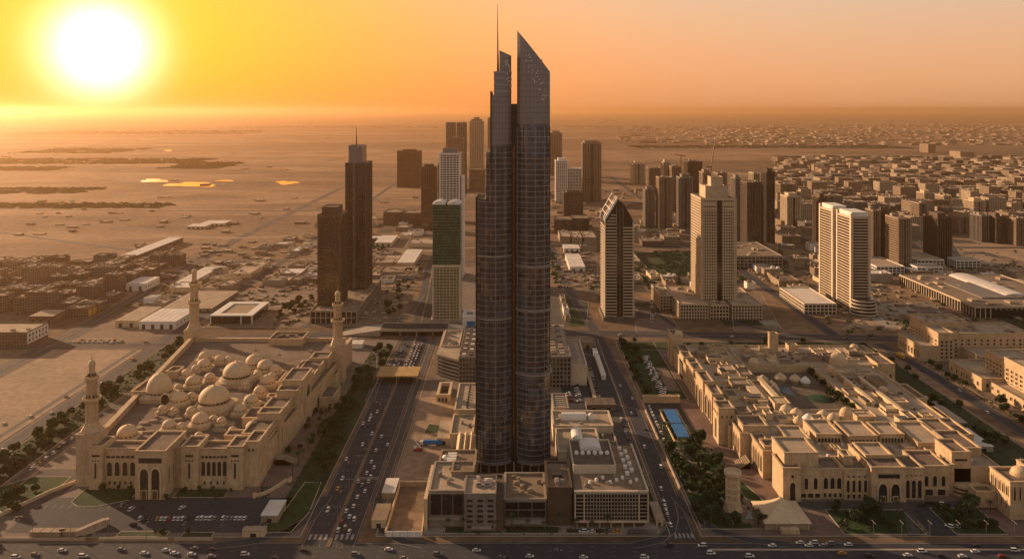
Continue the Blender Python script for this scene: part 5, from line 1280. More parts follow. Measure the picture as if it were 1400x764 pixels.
MB().box(x1 - .8, x1 + .4, y0 + 1, y1, h - .3, h + 1.1).build('parapet', M_['cream'], t)
for k in range(7): MB().box(x0 + .6 + k * 6.9, x0 + 1.8 + k * 6.9, y0 + .4, y0 + 1.4, 0, 4.6).build('column', M_['concrete'], t)
MB().box(x0 + .8, x1 - .8, y0 + .8, y1 - .8, h - .4, h).build('roof', M_['roof'], t)
block(t, 38.5, 65.5, 506, 546, 25.6, 'cream', 'roof_dk', name='penthouse', z0=h, cornice=False)
m = MB(); n = 8
for k in range(n):
    a0, a1 = math.pi * k / n, math.pi * (k + 1) / n
    m.add([(52 - 7 * math.cos(a0), 530, 25.6 + 3.2 * math.sin(a0)), (52 - 7 * math.cos(a1), 530, 25.6 + 3.2 * math.sin(a1)), (52 - 7 * math.cos(a1), 544, 25.6 + 3.2 * math.sin(a1)), (52 - 7 * math.cos(a0), 544, 25.6 + 3.2 * math.sin(a0))], [(0, 1, 2, 3)])
m.add([(52 - 7 * math.cos(math.pi * k / n), 530, 25.6 + 3.2 * math.sin(math.pi * k / n)) for k in range(n + 1)], [tuple(range(n + 1))])
m.build('vaulted_skylight', M_['white'], t)
for k in range(6): MB().lathe(42 + k * 4, 525, [(1.4, 25.6), (1.4, 27), (.9, 27.5)], 10).build('roof_fan', M_['white'], t)
for k in range(9): MB().box(71 + (k % 2) * 3.4, 73.4 + (k % 2) * 3.4, 503 + k * 4.6, 506 + k * 4.6, h, h + 1.8).build('rooftop_unit', M_['white'], t)
for k in range(8): MB().lathe(48 + k * 4.1, 493 + (k % 3) * 3, [(1.1, h), (1.1, h + 1.3), (.6, h + 1.8)], 10).build('roof_fan', M_['white'], t)
units(t, 40, 80, 484, 504, h, 10, 'concrete', (1, 2.4), (.5, 1.4))
# sheds between podium and road
t = offce('hall with a ribbed barrel vaulted roof lights strip right of the tower', 32, 62, 556, 596, 13, 'cream', 'roof_lt', 'hall', 'hall', n=0)
for k in range(6):
    m = MB(); n = 7; yy = 560 + k * 5.6; r = 3.9
    for q in range(n):
        a0, a1 = math.pi * q / n, math.pi * (q + 1) / n
        m.add([(47 - r * math.cos(a0), yy, 13 + 3.4 * math.sin(a0)), (47 - r * math.cos(a1), yy, 13 + 3.4 * math.sin(a1)), (47 - r * math.cos(a1), yy + 4.6, 13.8 + 3.6 * math.sin(a1)), (47 - r * math.cos(a0), yy + 4.6, 13.8 + 3.6 * math.sin(a0))], [(0, 1, 2, 3)])
    m.add([(47 - r * math.cos(math.pi * q / n), yy, 13 + 3.4 * math.sin(math.pi * q / n)) for q in range(n + 1)], [tuple(range(n + 1))])
    m.build('vault', M_['white'], t)
t = offce('long flat hall with a white vaulted plant hood right of the tower', 31, 76, 604, 634, 12, 'cream', 'roof_lt', 'hall', 'hall', n=3)
m = MB(); n = 8
for k in range(n):
    a0, a1 = math.pi * k / n, math.pi * (k + 1) / n; c = 622; r = 5
    m.add([(38, c - r * math.cos(a0), 12 + r * .8 * math.sin(a0)), (38, c - r * math.cos(a1), 12 + r * .8 * math.sin(a1)), (57, c - r * math.cos(a1), 12 + r * .8 * math.sin(a1)), (57, c - r * math.cos(a0), 12 + r * .8 * math.sin(a0))], [(0, 3, 2, 1)])
m.build('hood', M_['white'], t); MB().lathe(61, 620, [(3, 12), (3, 14), (1.8, 16), (.1, 16.6)], 14).build('tank', M_['white'], t)
offce('low dark roofed annex right of the long vaulted halls', 63.5, 76, 556, 600, 8, 'concrete', 'roof_dk', 'annex', 'annex', n=5)
t = offce('small block with a slatted roof at the foot of the dark framed office', 33, 45, 640, 672, 12, 'concrete', 'roof_dk', 'annex', 'annex', n=0)
for k in range(6): MB().box(34.5, 43.5, 643 + k * 4.6, 645.4 + k * 4.6, 12, 12.8).build('roof_slat', M_['concrete'], t)
t = offce('dark framed office with two rows of roof machines, right behind the tower', 33, 53, 725, 838, 27, 'greywall', 'roof_lt', n=0, fh=3.4, bay=3.2)
for c in range(2):
    for k in range(16): MB().box(36 + c * 7.5, 40.5 + c * 7.5, 732 + k * 6.4, 736 + k * 6.4, 27, 28.6 + (k % 3) * .5).build('rooftop_unit', M_['concrete' if (k + c) % 3 else 'roof_dk'], t)
t = offce('lower wing with a deep blue roof deck beside the dark framed office', 53.6, 68, 730, 812, 17, 'cream', 'roof_lt', 'annex', 'annex', n=0)
MB().box(55, 62, 750, 804, 17, 17.1).build('roof_deck', mat('deep_blue_deck', (.02, .06, .12), .4, .3, .2), t)
t = thing('pool', 'narrow dark teal pool between the tower and the gridded office', 'pool', (31, 545, 0)); MB().box(28, 31.5, 524, 552, 0, .5).build('basin', M_['concrete'], t); MB().sheet(rect(28.4, 31.1, 524.4, 551.6), .52).build('water', mat('pool_water', (.01, .05, .05), .1, .2, .3), t)
shed('long narrow white canopy curving along the car park beside the dividing road', 83, 87, 745, 830, 4, 'white', 'roof_wh', 'carport', 'carport', False)
shed('second long narrow canopy over the parked rows right of the tower', 70, 72.5, 690, 800, 3, 'concrete', 'roof_lt', 'carport', 'carport', False)
shed('wide grey roofed shed at the top of the car park, below the cross street', 56, 84, 842, 866, 6, 'stone_dk', 'roof', 'shed', 'shed')
shed('grey flat shed between the two car parks right of the tower', 62, 86, 668, 684, 5, 'concrete_dk', 'roof_dk', 'shed', 'shed')
# walled yard, booth, canopies at the lower left of the tower
t = thing('walled_yard', 'empty walled sand yard with white hoarding panels in front, near the front corner', 'yard', (-63, 500, 0))
MB().sheet([(-74, 472), (-53, 472), (-56, 534), (-74, 534)], .14).build('yard_floor', M_['sand_dk'], t)
def wl_(p, q, h, mm, nm):
    a, b = Vector(p), Vector(q); d = (b - a).normalized(); n = Vector((-d.y, d.x)) * .35
    MB().prism([tuple(a - n), tuple(b - n), tuple(b + n), tuple(a + n)], 0, h).build(nm, M_[mm], t)
wl_((-74.4, 472), (-74.4, 534), 3.2, 'stone_lt', 'wall'); wl_((-74.4, 534.6), (-56, 534.6), 3.2, 'stone_dk', 'wall'); wl_((-53, 473), (-56, 534), 2.6, 'stone_lt', 'wall')
for k in range(5): MB().box(-73.8 + k * 4.2, -70 + k * 4.2, 471, 471.5, 0, 3.4).build('hoarding_panel', M_['white'], t)
shed('flat brown roofed booth left of the walled yard', -84, -75.5, 481, 501, 4.6, 'stone_lt', 'roof', 'booth', 'booth')
shed('tilted white canopy roof at the kerb of the boulevard', -83.5, -75.5, 517, 537, 4, 'stone_dk', 'roof_wh', 'canopy', 'canopy', False)
shed('low sand coloured terrace building with a green square garden, left of the tower', -56, -46, 600, 634, 5, 'stone_lt', 'roof_lt', 'annex', 'annex')
t = thing('truck', 'long blue lorry trailer parked on the sandy plaza', 'truck', (-60, 600, 0)); MB().box(-66, -52, 598.6, 601.2, 1.1, 3.9).build('trailer', M_['blue'], t); MB().box(-68.4, -66.2, 598.7, 601.1, .6, 3.4).build('cab', M_['white'], t)
for a in (-67.4, -64, -54, -56): MB().tube((a, 598.5, .55), (a, 601.3, .55), .55, n=10).build('wheel', M_['black'], t)
t = thing('crane_truck', 'small red mobile crane beside the blue lorry trailer', 'crane truck', (-69, 590, 0)); MB().box(-72, -66, 588.8, 591.2, .7, 2.2).build('chassis', M_['red'], t); MB().box(-72, -70, 588.8, 591.2, 2.2, 3.4).build('cab', M_['white'], t); MB().tube((-67, 590, 2.4), (-75, 596, 9), .4, .25).build('boom', M_['white'], t)
for a in (-71, -67.2): MB().tube((a, 588.6, .55), (a, 591.4, .55), .55, n=10).build('wheel', M_['black'], t)
def trailer(lab, x, y, ang, col='white', L_=14, w=2.7, h=3.9):
    t = thing('truck', lab, 'truck', (x, y, 0), rz=ang)
    MB().box(-w / 2, w / 2, -L_ / 2, L_ / 2 - 2.6, 1.1, h).build('box', M_[col], t); MB().box(-w / 2 + .1, w / 2 - .1, L_ / 2 - 2.4, L_ / 2, .6, h - .6).build('cab', M_[col], t)
    MB().box(-w / 2 + .05, w / 2 - .05, L_ / 2 - .3, L_ / 2 + .05, 1.8, 2.9).build('windscreen', M_['window'], t)
    for a in (-L_ / 2 + 1, -L_ / 2 + 2.3, L_ / 2 - 1.3): MB().tube((-w / 2 - .05, a, .5), (w / 2 + .05, a, .5), .5, n=10).build('wheel', M_['black'], t)
trailer('long pale articulated lorry parked askew near the front road below the mosque', -249.5, 478, -.62, 'roof_lt', 20, 3.0, 4.2)
trailer('white lorry parked on the sandy lot right of the far highway', -408, 603, -.3, 'white', 13)
trailer('orange and white bus stopped on the cross street right of the palace', 392, 812, .05, 'yellow', 14)
# round drum kiosks and playground frames at the right front
t = thing('scaffold_frame', 'cluster of grey scaffold frames on the paved corner right of the gridded office', 'scaffold', (76, 474, 0))
for k in range(6):
    for z in (0, 1.6, 3.2): MB().box(68 + k * 3, 70.6 + k * 3, 473.5, 476, z + .1, z + .3).build('deck', M_['grey'], t)
    for dx in (0, 2.5): MB().box(68 + k * 3 + dx, 68.14 + k * 3 + dx, 473.6, 473.74, 0, 3.6).build('post', M_['grey'], t)
# ---------------------------------------------------------------- low buildings of the plain
GI = [0]
M_['f_sand'] = facade('facade_sand', (.30, .215, .14), (.04, .045, .04), 3.4, 3.6)
M_['f_lt'] = facade('facade_light', (.42, .32, .215), (.04, .045, .04), 3.4, 4.2, wx=(.25, .8))
M_['f_brown'] = facade('facade_brown', (.16, .105, .07), (.03, .03, .03), 3.4, 3.2)
M_['f_grey'] = facade('facade_grey', (.20, .17, .14), (.03, .04, .04), 3.4, 4.0, wx=(.1, .9))
def lowb(label, x0, x1, y0, y1, h, wall='f_sand', rm='roof', name='low_building', cat='building', group=None, u=3, parts=True, rz=0):
    m = MB().box(x0, x1, y0, y1, 0, h - .2); m.ring(x0 - .02, x1 + .02, y0 - .02, y1 + .02, h - .3, h + 1.1, .7)
    if not parts:
        m.box(x0 + .8, x1 - .8, y0 + .8, y1 - .8, h - .2, h, 1)
        for k in range(u):
            a, b = rnd.uniform(2, 5), rnd.uniform(2, 6); ux, uy = rnd.uniform(x0 + 1, x1 - a - 1), rnd.uniform(y0 + 1, y1 - b - 1); m.box(ux, ux + a, uy, uy + b, h, h + rnd.uniform(1.5, 4), 1)
        c = ((x0 + x1) / 2, (y0 + y1) / 2, 0)
        o = m.build(name, [M_[wall], M_[rm]], None, loc=c); o.rotation_euler[2] = rz
        return tag(o, label, cat, group)
    t = thing(name, label, cat, ((x0 + x1) / 2, (y0 + y1) / 2, 0), group)
    m.build('wall', M_[wall], t); MB().box(x0 + .7, x1 - .7, y0 + .7, y1 - .7, h - .2, h).build('roof', M_[rm], t)
    for k in range(u):
        a, b = rnd.uniform(2, 5), rnd.uniform(2, 6); ux, uy = rnd.uniform(x0 + 1, max(x0 + 1.1, x1 - a - 1)), rnd.uniform(y0 + 1, max(y0 + 1.1, y1 - b - 1))
        MB().box(ux, ux + a, uy, uy + b, h, h + rnd.uniform(1.2, 3)).build('rooftop_unit', M_['concrete'], t)
    return t
def pl(p0, p1, by, h, depth): # front edge in the photograph -> rectangle
    Y = Yof(by); return X(p0, Y), X(p1, Y), Y, Y + depth, h
# far left: dense unfinished brown blocks west of the outer road
rr = random.Random(5)
cnt = 0
for r in range(7):
    Y0 = 985 + r * 50; xL = -0.70 * Y0; xR = -506 - r * 2; x = xL; k = 0
    while x < xR - 14:
        wd = rr.uniform(16, 34); dp = rr.uniform(16, 36); h = rr.choice((7, 10, 14, 18, 22)) * (1.15 if r < 4 else .7)
        if x + wd < xR:
            c = rr.choice(('f_brown', 'f_brown', 'f_sand', 'f_brown', 'f_grey')); yy = Y0 + rr.uniform(0, 10)
            lowb(f"{ordn(k)} {'tall' if h > 16 else 'low'} {c[2:]} block from the left in the {ordn(r)} row west of the outer road", x, x + wd, yy, yy + dp, h, c, rr.choice(('roof', 'roof_lt', 'roof_dk', 'roof')), group='unfinished blocks west of the outer road', u=4, parts=r < 4)
            k += 1
        x += wd + rr.uniform(3, 9)
for (lab, p0, p1, by, h, dp, w_, rm) in (
    ('dark long building with a white panelled end, at the left edge', -40, 36, 475, 15, 40, 'f_brown', 'roof_lt'), ('low brown shed with a pale flat roof near the left edge', 40, 72, 443, 9, 30, 'f_brown', 'roof_lt'),
    ('ochre and brown shop block beside the outer road', 87, 120, 434, 10, 34, 'f_brown', 'roof'), ('white walled long shed beside the outer road above the brown blocks', 172, 198, 398, 10, 46, 'white', 'roof_wh'),
    ('long dark shed running away on the hazy plain at left', 165, 186, 357, 9, 190, 'f_brown', 'roof_wh'), ('pale flat warehouse, left of two beside the mosque back road', 157, 187, 447, 7, 66, 'stone_lt', 'roof_lt'),
    ('white walled warehouse with dark doors, right of the pair behind the left minaret', 190, 240, 450, 8.5, 60, 'white', 'roof_wh'), ('wide empty sand coloured roof slab behind the two warehouses', 222, 290, 426, 4, 96, 'stone_dk', 'roof_lt'),
    ('pale long roof left of the road behind the rear minaret', 240, 262, 392, 6, 110, 'stone_lt', 'roof_wh'), ('second pale long roof parallel to the road behind the minaret', 312, 342, 380, 6, 100, 'stone_lt', 'roof_lt'),
    ('small pale roofed hall above the parked rows, left of centre', 296, 318, 396, 5, 40, 'stone_dk', 'roof_lt'), ('sand coloured flat hall right of the diagonal road', 370, 412, 388, 4, 90, 'stone_dk', 'roof_lt'),
    ('small pale building on the hazy plain left of centre', 255, 280, 313, 5, 40, 'stone_lt', 'roof_wh'), ('long thin pale sheds on the hazy plain left of centre', 274, 306, 309, 5, 50, 'stone_lt', 'roof_wh'),
    ('white roofed shed behind the needle topped tower, right side', 512, 535, 337, 7, 85, 'stone_lt', 'roof_wh'), ('white roofed warehouse behind the needle topped tower, near', 543, 566, 366, 8, 120, 'stone_lt', 'roof_wh'),
    ('flat grey roofed shed left of the white roofed warehouse', 522, 541, 364, 6, 60, 'stone_dk', 'roof_lt'), ('brown long office slab below the broad brown tower, left part', 524, 549, 308, 27, 60, 'f_brown', 'roof'),
    ('brown long office slab below the broad brown tower, right part', 551, 576, 309, 27, 60, 'f_brown', 'roof'), ('long low pale hall left of the green tower', 556, 592, 338, 6, 60, 'stone_lt', 'roof_lt'),
    ('low brown hall behind the left podium', 518, 562, 378, 6, 50, 'stone_dk', 'roof'), ('white roofed long shed on the building site right of the tallest tower', 779, 800, 372, 8, 110, 'white', 'roof_wh'),
    ('small white roof on the building site right of the tallest tower', 771, 793, 345, 7, 40, 'white', 'roof_wh'), ('dark low hall behind the building site right of the tallest tower', 794, 816, 343, 8, 40, 'stone_dk', 'roof_dk'),
    ('first brown hall from the left behind the building site', 766, 780, 333, 12, 80, 'stone_dk', 'roof_lt'), ('second brown hall from the left behind the building site', 782, 796, 334, 12, 80, 'stone_dk', 'roof_lt'),
    ('third brown hall from the left behind the building site', 799, 815, 334, 12, 80, 'stone_dk', 'roof_lt'), ('pale roofed huts right of the slanted crown tower', 868, 880, 388, 5, 50, 'stone_dk', 'roof_lt'),
    ('golden roofed hut between the slanted tower and the gridded tower', 890, 903, 383, 5, 44, 'stone_lt', 'roof_lt'), ('long pale roof strip beside the scrub field', 866, 876, 362, 5, 120, 'stone_dk', 'roof_lt'),
    ('low brown block beyond the scrub field', 878, 906, 337, 9, 50, 'f_brown', 'roof'), ('stepped brown block near the striped grey tower', 908, 930, 335, 14, 45, 'f_sand', 'roof'),
    ('round ended low roof between the two right towers', 1078, 1100, 366, 9, 50, 'stone_dk', 'roof'), ('small white office at the right edge above the shopping shed', 1384, 1420, 402, 12, 40, 'white', 'roof_lt'),
    ('long pale shed strip right of the white curved roof', 1344, 1360, 408, 5, 110, 'stone_dk', 'roof_lt'), ('tall pale block on the far plain near the right edge', 1313, 1332, 218, 38, 100, 'sandwall', 'roof'),
    ('hazy brown block on the far plain right of the desert strip', 1269, 1279, 209, 50, 100, 'f_sand', 'roof')):
    a, b, y0, y1, h = pl(p0, p1, by, h, dp)
    if rm in ('roof_wh',) or 'warehouse' in lab or 'shed' in lab: shed(lab, a, b, y0, y1, h, w_ if w_ in M_ else 'stone', rm, 'warehouse', 'warehouse', True, win=6)
    else: lowb(lab, a, b, y0, y1, h, w_, rm, u=5)
# white panelled end, yellow panels
t = thing('billboard', 'white slotted panel wall on the road side of the dark long building', 'panel', (-498, 850, 0)); a, b, y0, y1, h = pl(-40, 36, 475, 15, 40)
MB().box(b + .1, b + .5, y0 + 1, y0 + 39, 3, 15).build('panel', M_['white'], t)
for r_ in range(2):
    for k in range(6): opening(t, b + .52, y0 + 5 + k * 6, 5 + r_ * 5, 2.4, 3, 'E', 'rect', fr=0)
t = thing('billboard', 'yellow advertising panels on the ochre shop block beside the outer road', 'panel', (-480, 968, 0)); a, b, y0, y1, h = pl(87, 120, 434, 10, 34)
for k in range(3): MB().box(b + .1, b + .6, y0 + 1 + k * 11, y0 + 9 + k * 11, 1, 9).build('panel', M_['yellow'], t)
# square courtyard building with a white frame roof
Y = Yof(443); a, b = X(287, Y), X(345, Y)
t = thing('courtyard_building', 'square building with a white frame roof round a brown court, behind the mosque', 'building', ((a + b) / 2, Y + 30, 0))
MB().box(a + 1, b - 1, Y + 1, Y + 65, 0, 9).build('wall', M_['black'], t); m = MB().ring(a, b, Y, Y + 66, 9, 10.4, 9); m.build('roof', M_['white'], t)
for x_ in (a, b - 14, b - 1.2): MB().box(x_, x_ + 1.2, Y - .2, Y + 1.2, 0, 9).build('column', M_['white'], t)
MB().box(a + 9, b - 9, Y + 9, Y + 57, 9, 9.3).build('court_roof', M_['stone_dk'], t)
# the long shopping shed at the right
t = thing('shopping_hall', 'long low hall with a pilastered front and a white curved roof, far right', 'hall', (640, 1050, 0))
podium(t, 556, 700, 966, 1155, 13, 'sandwall_lt', 'roof', 13, 6.2, name='wall'); MB().box(590, 640, 1010, 1100, 13, 14.5).build('roof_deck', M_['greywall'], t)
m = MB(); n = 8
for k in range(n):
    a0, a1 = math.pi * k / n, math.pi * (k + 1) / n; c = 640; r = 16
    m.add([(c - r * math.cos(a0), 1020, 13 + 4 * math.sin(a0)), (c - r * math.cos(a1), 1020, 13 + 4 * math.sin(a1)), (c - r * math.cos(a1), 1150, 13 + 4 * math.sin(a1)), (c - r * math.cos(a0), 1150, 13 + 4 * math.sin(a0))], [(0, 1, 2, 3)])
m.add([(c - r * math.cos(math.pi * k / n), 1020, 13 + 4 * math.sin(math.pi * k / n)) for k in range(n + 1)], [tuple(range(n + 1))]); m.build('curved_roof', M_['roof_wh'], t)
MB().box(580, 700, 962, 965.6, 1, 10).build('glass_front', M_['black'], t); units(t, 560, 690, 970, 1150, 13, 18, 'roof_lt', (4, 12), (1, 3))
# small sheds and villas between the streets of the middle distance
rr = random.Random(15)
for (where, x0, x1, y0, y1, n, hs) in (('on the plain left of the dark towers', -365, -245, 1135, 1320, 17, (3, 5, 7)), ('in the lots along the outer road', -475, -395, 1020, 1320, 14, (3, 4, 6)), ('behind the podium of the dark towers', -225, -140, 1150, 1310, 10, (4, 6)),
      ('beyond the far left cross road', -470, -150, 1345, 1900, 34, (3, 5, 8)), ('beside the foot of the slanted crown tower', 62, 70, 940, 1080, 4, (4, 6)), ('right of the slanted crown tower', 150, 178, 1120, 1300, 7, (4, 6)),
      ('behind the cream office blocks', 200, 340, 1120, 1190, 12, (4, 6, 8)), ('left of the cream twin tower', 374, 410, 1090, 1420, 12, (5, 8, 10)), ('behind the cream twin tower', 440, 560, 1160, 1440, 18, (5, 8, 12)), ('above the long shopping hall', 580, 860, 1170, 1230, 12, (5, 8))):
    spots = []
    for k in range(n * 6):
        if len(spots) >= n: break
        a, b = rr.uniform(12, 34), rr.uniform(14, 40); a = min(a, (x1 - x0) * .8); x, y = rr.uniform(x0, x1 - a), rr.uniform(y0, y1 - b * .4)
        if all(x > q[0] + q[2] + 2 or x + a < q[0] - 2 or y > q[1] + q[3] + 2 or y + b < q[1] - 2 for q in spots): spots.append((x, y, a, b))
    for i, (x, y, a, b) in enumerate(sorted(spots, key=lambda q: q[1])):
        h = rr.choice(hs); w_ = rr.choice(('stone_dk', 'stone_lt', 'white', 'concrete', 'f_sand')); rm = rr.choice(('roof_wh', 'roof_lt', 'roof_lt', 'roof', 'deck'))
        lowb(f"{ordn(i)} {'long' if b > 28 else 'small'} low roof from the near end {where}", x, x + a, y, y + b, h, w_, rm, group='low roofs ' + where, u=2, parts=False, name='low_shed', cat='shed')
# right district: individual blocks in rows, then the rest as one mass
rr = random.Random(9); kinds_ = ('f_sand', 'f_lt', 'f_brown', 'f_grey', 'f_sand'); total = 0
def blocked(x, y):
    px = 700 + x * F / y
    if 1240 < px < 1480 and 1230 < y < 1600: return True
    return False
yy = 1490; r = 0
while yy < 2750:
    x = .335 * yy; k = 0; xr_ = .655 * yy
    while x < xr_:
        wd = rr.uniform(22, 58); dp = rr.uniform(22, 44); h = rr.choice((9, 14, 18, 24, 30, 40)) * (1.0 if yy < 2200 else .75)
        if rr.random() < .78 and not blocked(x, yy) and total < 210:
            c = rr.choice(kinds_); hh = 'tall' if h > 28 else ('mid height' if h > 13 else 'low')
            lowb(f"{ordn(k)} block from the left, {hh} and {dict(f_sand='sand', f_lt='pale', f_brown='brown', f_grey='grey')[c]}, {ordn(r)} row of the right district", x, x + wd, yy + rr.uniform(0, 14), yy + 14 + dp, h, c,
                 rr.choice(('roof', 'roof_lt', 'roof_lt', 'roof_dk')), group='blocks of the right district', u=3, parts=False, name='city_block', cat='block', rz=rr.uniform(-.12, .12)); total += 1; k += 1
        x += wd + rr.uniform(8, 26)
    yy += rr.uniform(62, 84); r += 1
def mass(name, n, x_of, y0, y1, hs, seed, mats, s=(14, 44), pw_=1.0):
    q = random.Random(seed); m = MB()
    for k in range(n):
        y = y0 + (y1 - y0) * q.random() ** pw_; a, b = x_of(y); x = q.uniform(a, b); wd, dp = q.uniform(*s), q.uniform(*s); h = q.choice(hs); mi = q.randrange(3)
        m.box(x, x + wd, y, y + dp, 0, h, mi, 3 if q.random() < .6 else mi)
    o = m.build(name, mats); return tag(o, None, None, None, 'stuff')
MM = [M_['f_sand'], M_['f_lt'], M_['f_brown'], M_['roof']]; ML = [M_['roof'], M_['stone_dk'], M_['sand_dk'], M_['roof_lt']]
mass('far_city', 700, lambda y: (.32 * y, .70 * y), 2600, 4000, (8, 10, 14, 18, 24), 31, MM, (18, 60))
mass('far_city', 850, lambda y: ((.24 + .0000 * y) * y, .72 * y), 5600, 14000, (4, 6, 8, 11), 32, MM, (16, 80), 1.3)
mass('far_city', 260, lambda y: (.13 * y, .34 * y), 6000, 12000, (6, 8, 10), 33, MM, (20, 100), 1.2)
mass('far_settlement', 70, lambda y: (-.62 * y, -.12 * y), 1500, 2300, (2, 3, 4), 34, ML, (5, 22))
mass('far_settlement', 34, lambda y: (-.70 * y, .1 * y), 2300, 9000, (2, 3, 4), 35, ML, (9, 42))
mass('far_settlement', 110, lambda y: (-.40 * y, -.16 * y), 1180, 1500, (2, 3, 4), 36, ML, (3, 14))
mass('far_settlement', 200, lambda y: (.04 * y, .30 * y), 1500, 2500, (3, 5, 7), 37, ML, (5, 20))
mass('site_clutter', 260, lambda y: (-365, -140), 940, 1330, (1, 2, 2.5), 40, ML, (2, 9)); mass('site_clutter', 320, lambda y: (365, 600), 890, 1450, (1, 2, 2.5), 41, ML, (2, 10)); mass('site_clutter', 130, lambda y: (.055 * y, .10 * y), 1120, 1440, (1, 2, 3), 38, MM, (2, 12))
mass('site_clutter', 160, lambda y: (-.47 * y, -.43 * y), 1180, 1480, (2, 3, 4), 39, MM, (3, 16))

# ---------------------------------------------------------------- ponds and wet flats under the sun
wm = mat('still_water', (.25, .20, .12), .07, .2, .02, spec=1.0, metal=.6)
pq = random.Random(12)
for (cx_, cy_, rx, ry) in ((211, 247.2, 18, 2.2), (262, 252.5, 33, 3.0), (308, 247.3, 12, .8), (392, 250, 14, 2.3), (230, 206, 5, .9)):
    pts = []; ph = pq.uniform(0, 6)
    for k in range(28):
        a_ = k / 28 * 6.2832; f_ = 1 + .22 * math.sin(3 * a_ + ph) + .12 * math.sin(7 * a_ + ph * 2); pts.append(P(cx_ + rx * f_ * math.cos(a_), cy_ - ry * f_ * math.sin(a_)))
    mx_ = sum(p[0] for p in pts) / 28; my_ = sum(p[1] for p in pts) / 28
    structure('shore', MB().sheet([(mx_ + (x - mx_) * 1.12, my_ + (y - my_) * 1.18) for x, y in pts], .25), M_['sand_dk'])
    structure('pond', MB().sheet(pts, .4), wm)
# yards, walled lots and planted strips between the streets of the middle distance
yq = random.Random(404); zz = .02
for (x0, x1, y0, y1, n) in ((-370, -250, 930, 1320, 16), (-500, -392, 1020, 1320, 14), (-230, -140, 1145, 1320, 8), (-60, 60, 930, 1300, 10), (110, 185, 930, 1100, 6), (90, 345, 1115, 1210, 12), (370, 560, 880, 1440, 22), (700, 900, 900, 1440, 14), (440, 560, 1100, 1440, 12), (240, 345, 930, 950, 2), (-370, -150, 1335, 1900, 14), (80, 350, 1480, 1700, 12), (380, 520, 1300, 1560, 8)):
    for k in range(n):
        a, b = yq.uniform(16, 50), yq.uniform(16, 60); x = yq.uniform(x0, max(x0 + 1, x1 - a)); y = yq.uniform(y0, max(y0 + 1, y1 - b)); zz += .0007
        c = yq.choice(('asphalt_lt', 'asphalt_lt', 'pave', 'sand_dk', 'roof', 'grass_dk', 'pave_red', 'concrete')); structure('yard', MB().sheet(rect(x, x + a, y, y + b), .055 + zz), M_[c])
# ---------------------------------------------------------------- trees
LM = [M_['leaf'], M_['leaf2'], mat('light_foliage', (.080, .088, .034), .8, .4, .5, detail=2)]
def crown_mesh(seed, r, h, z0, n=420, lobes=7, ls=.75, flat=1.0):
    q = random.Random(seed); m = MB(); L_ = []
    for k in range(lobes):
        a = q.uniform(0, 6.28); d = q.uniform(0, .62) * r; L_.append((math.cos(a) * d, math.sin(a) * d, z0 + h * q.uniform(.28, .72), r * q.uniform(.34, .6)))
    for k in range(n):
        c = q.choice(L_); u = q.uniform(-1, 1); a = q.uniform(0, 6.28); s = math.sqrt(1 - u * u); rad = c[3] * q.uniform(.6, 1.08)
        p = Vector((c[0] + rad * s * math.cos(a), c[1] + rad * s * math.sin(a), c[2] + rad * u * .8 * flat))
        e = Vector((q.uniform(-1, 1), q.uniform(-1, 1), q.uniform(-.5, .5))).normalized() * ls * q.uniform(.5, 1.1); f = Vector((q.uniform(-1, 1), q.uniform(-1, 1), q.uniform(-1, 1))).normalized().cross(e).normalized() * ls * q.uniform(.4, .9)
        m.add([tuple(p - e - f), tuple(p + e - f * .6), tuple(p + e * .7 + f), tuple(p - e * .8 + f * .9)], [(0, 1, 2, 3)], q.choice((0, 0, 1, 2)))
    return m
def trunk_mesh(r, z, seed):
    q = random.Random(seed); m = MB().tube((0, 0, 0), (0, 0, z), r, r * .6, 7)
    for k in range(4):
        a = k * 1.6 + q.random(); m.tube((0, 0, z * .8), (math.cos(a) * z * .5, math.sin(a) * z * .5, z * 1.5), r * .45, r * .15, 5)
    return m
TK = []
for k, (r, h, z0) in enumerate(((3.6, 5.4, 1.4), (2.9, 4.8, 1.2), (4.3, 5.6, 1.6), (2.2, 5.6, 1.2), (3.4, 4.2, 1.0))):
    TK.append((crown_mesh(100 + k, r, h, z0, 520 if r > 3 else 380, 8).mesh('crown', LM), trunk_mesh(.24, z0 + 1.6, k).mesh('trunk', [M_['bark']])))
def palm():
    m = MB(); 
    for k in range(16):
        a = k * .3927 + (k % 2) * .2; d = Vector((math.cos(a), math.sin(a), 0)); s = Vector((-d.y, d.x, 0)); p = Vector((0, 0, 8)); el_ = .7 if k % 2 else .25
        for j in range(4):
            q2 = p + d * .95 + Vector((0, 0, el_)); el_ -= .42; w1, w2 = .42 * (1 - j * .2), .42 * (1 - (j + 1) * .22)
            m.add([tuple(p - s * w1), tuple(p + s * w1), tuple(q2 + s * w2), tuple(q2 - s * w2)], [(0, 1, 2, 3)], j % 2); p = q2
    return m
TK.append((palm().mesh('crown', LM), MB().tube((0, 0, 0), (0, 0, 8), .3, .22, 8).mesh('trunk', [M_['bark']])))
NT = [0]
def tree(x, y, kind, label, group, s=1.0, z=0.0, name='tree', cat='tree'):
    t = bpy.data.objects.new(name, None); COL.objects.link(t); t.location = (x, y, z); t.rotation_euler[2] = rr.uniform(0, 6.28); t.scale = (s, s, s * rr.uniform(.85, 1.15)); tag(t, label, cat, group)
    for nm, me in zip(('crown', 'trunk'), TK[kind]):
        o = bpy.data.objects.new(nm, me); COL.objects.link(o); o.parent = t
    NT[0] += 1; return t
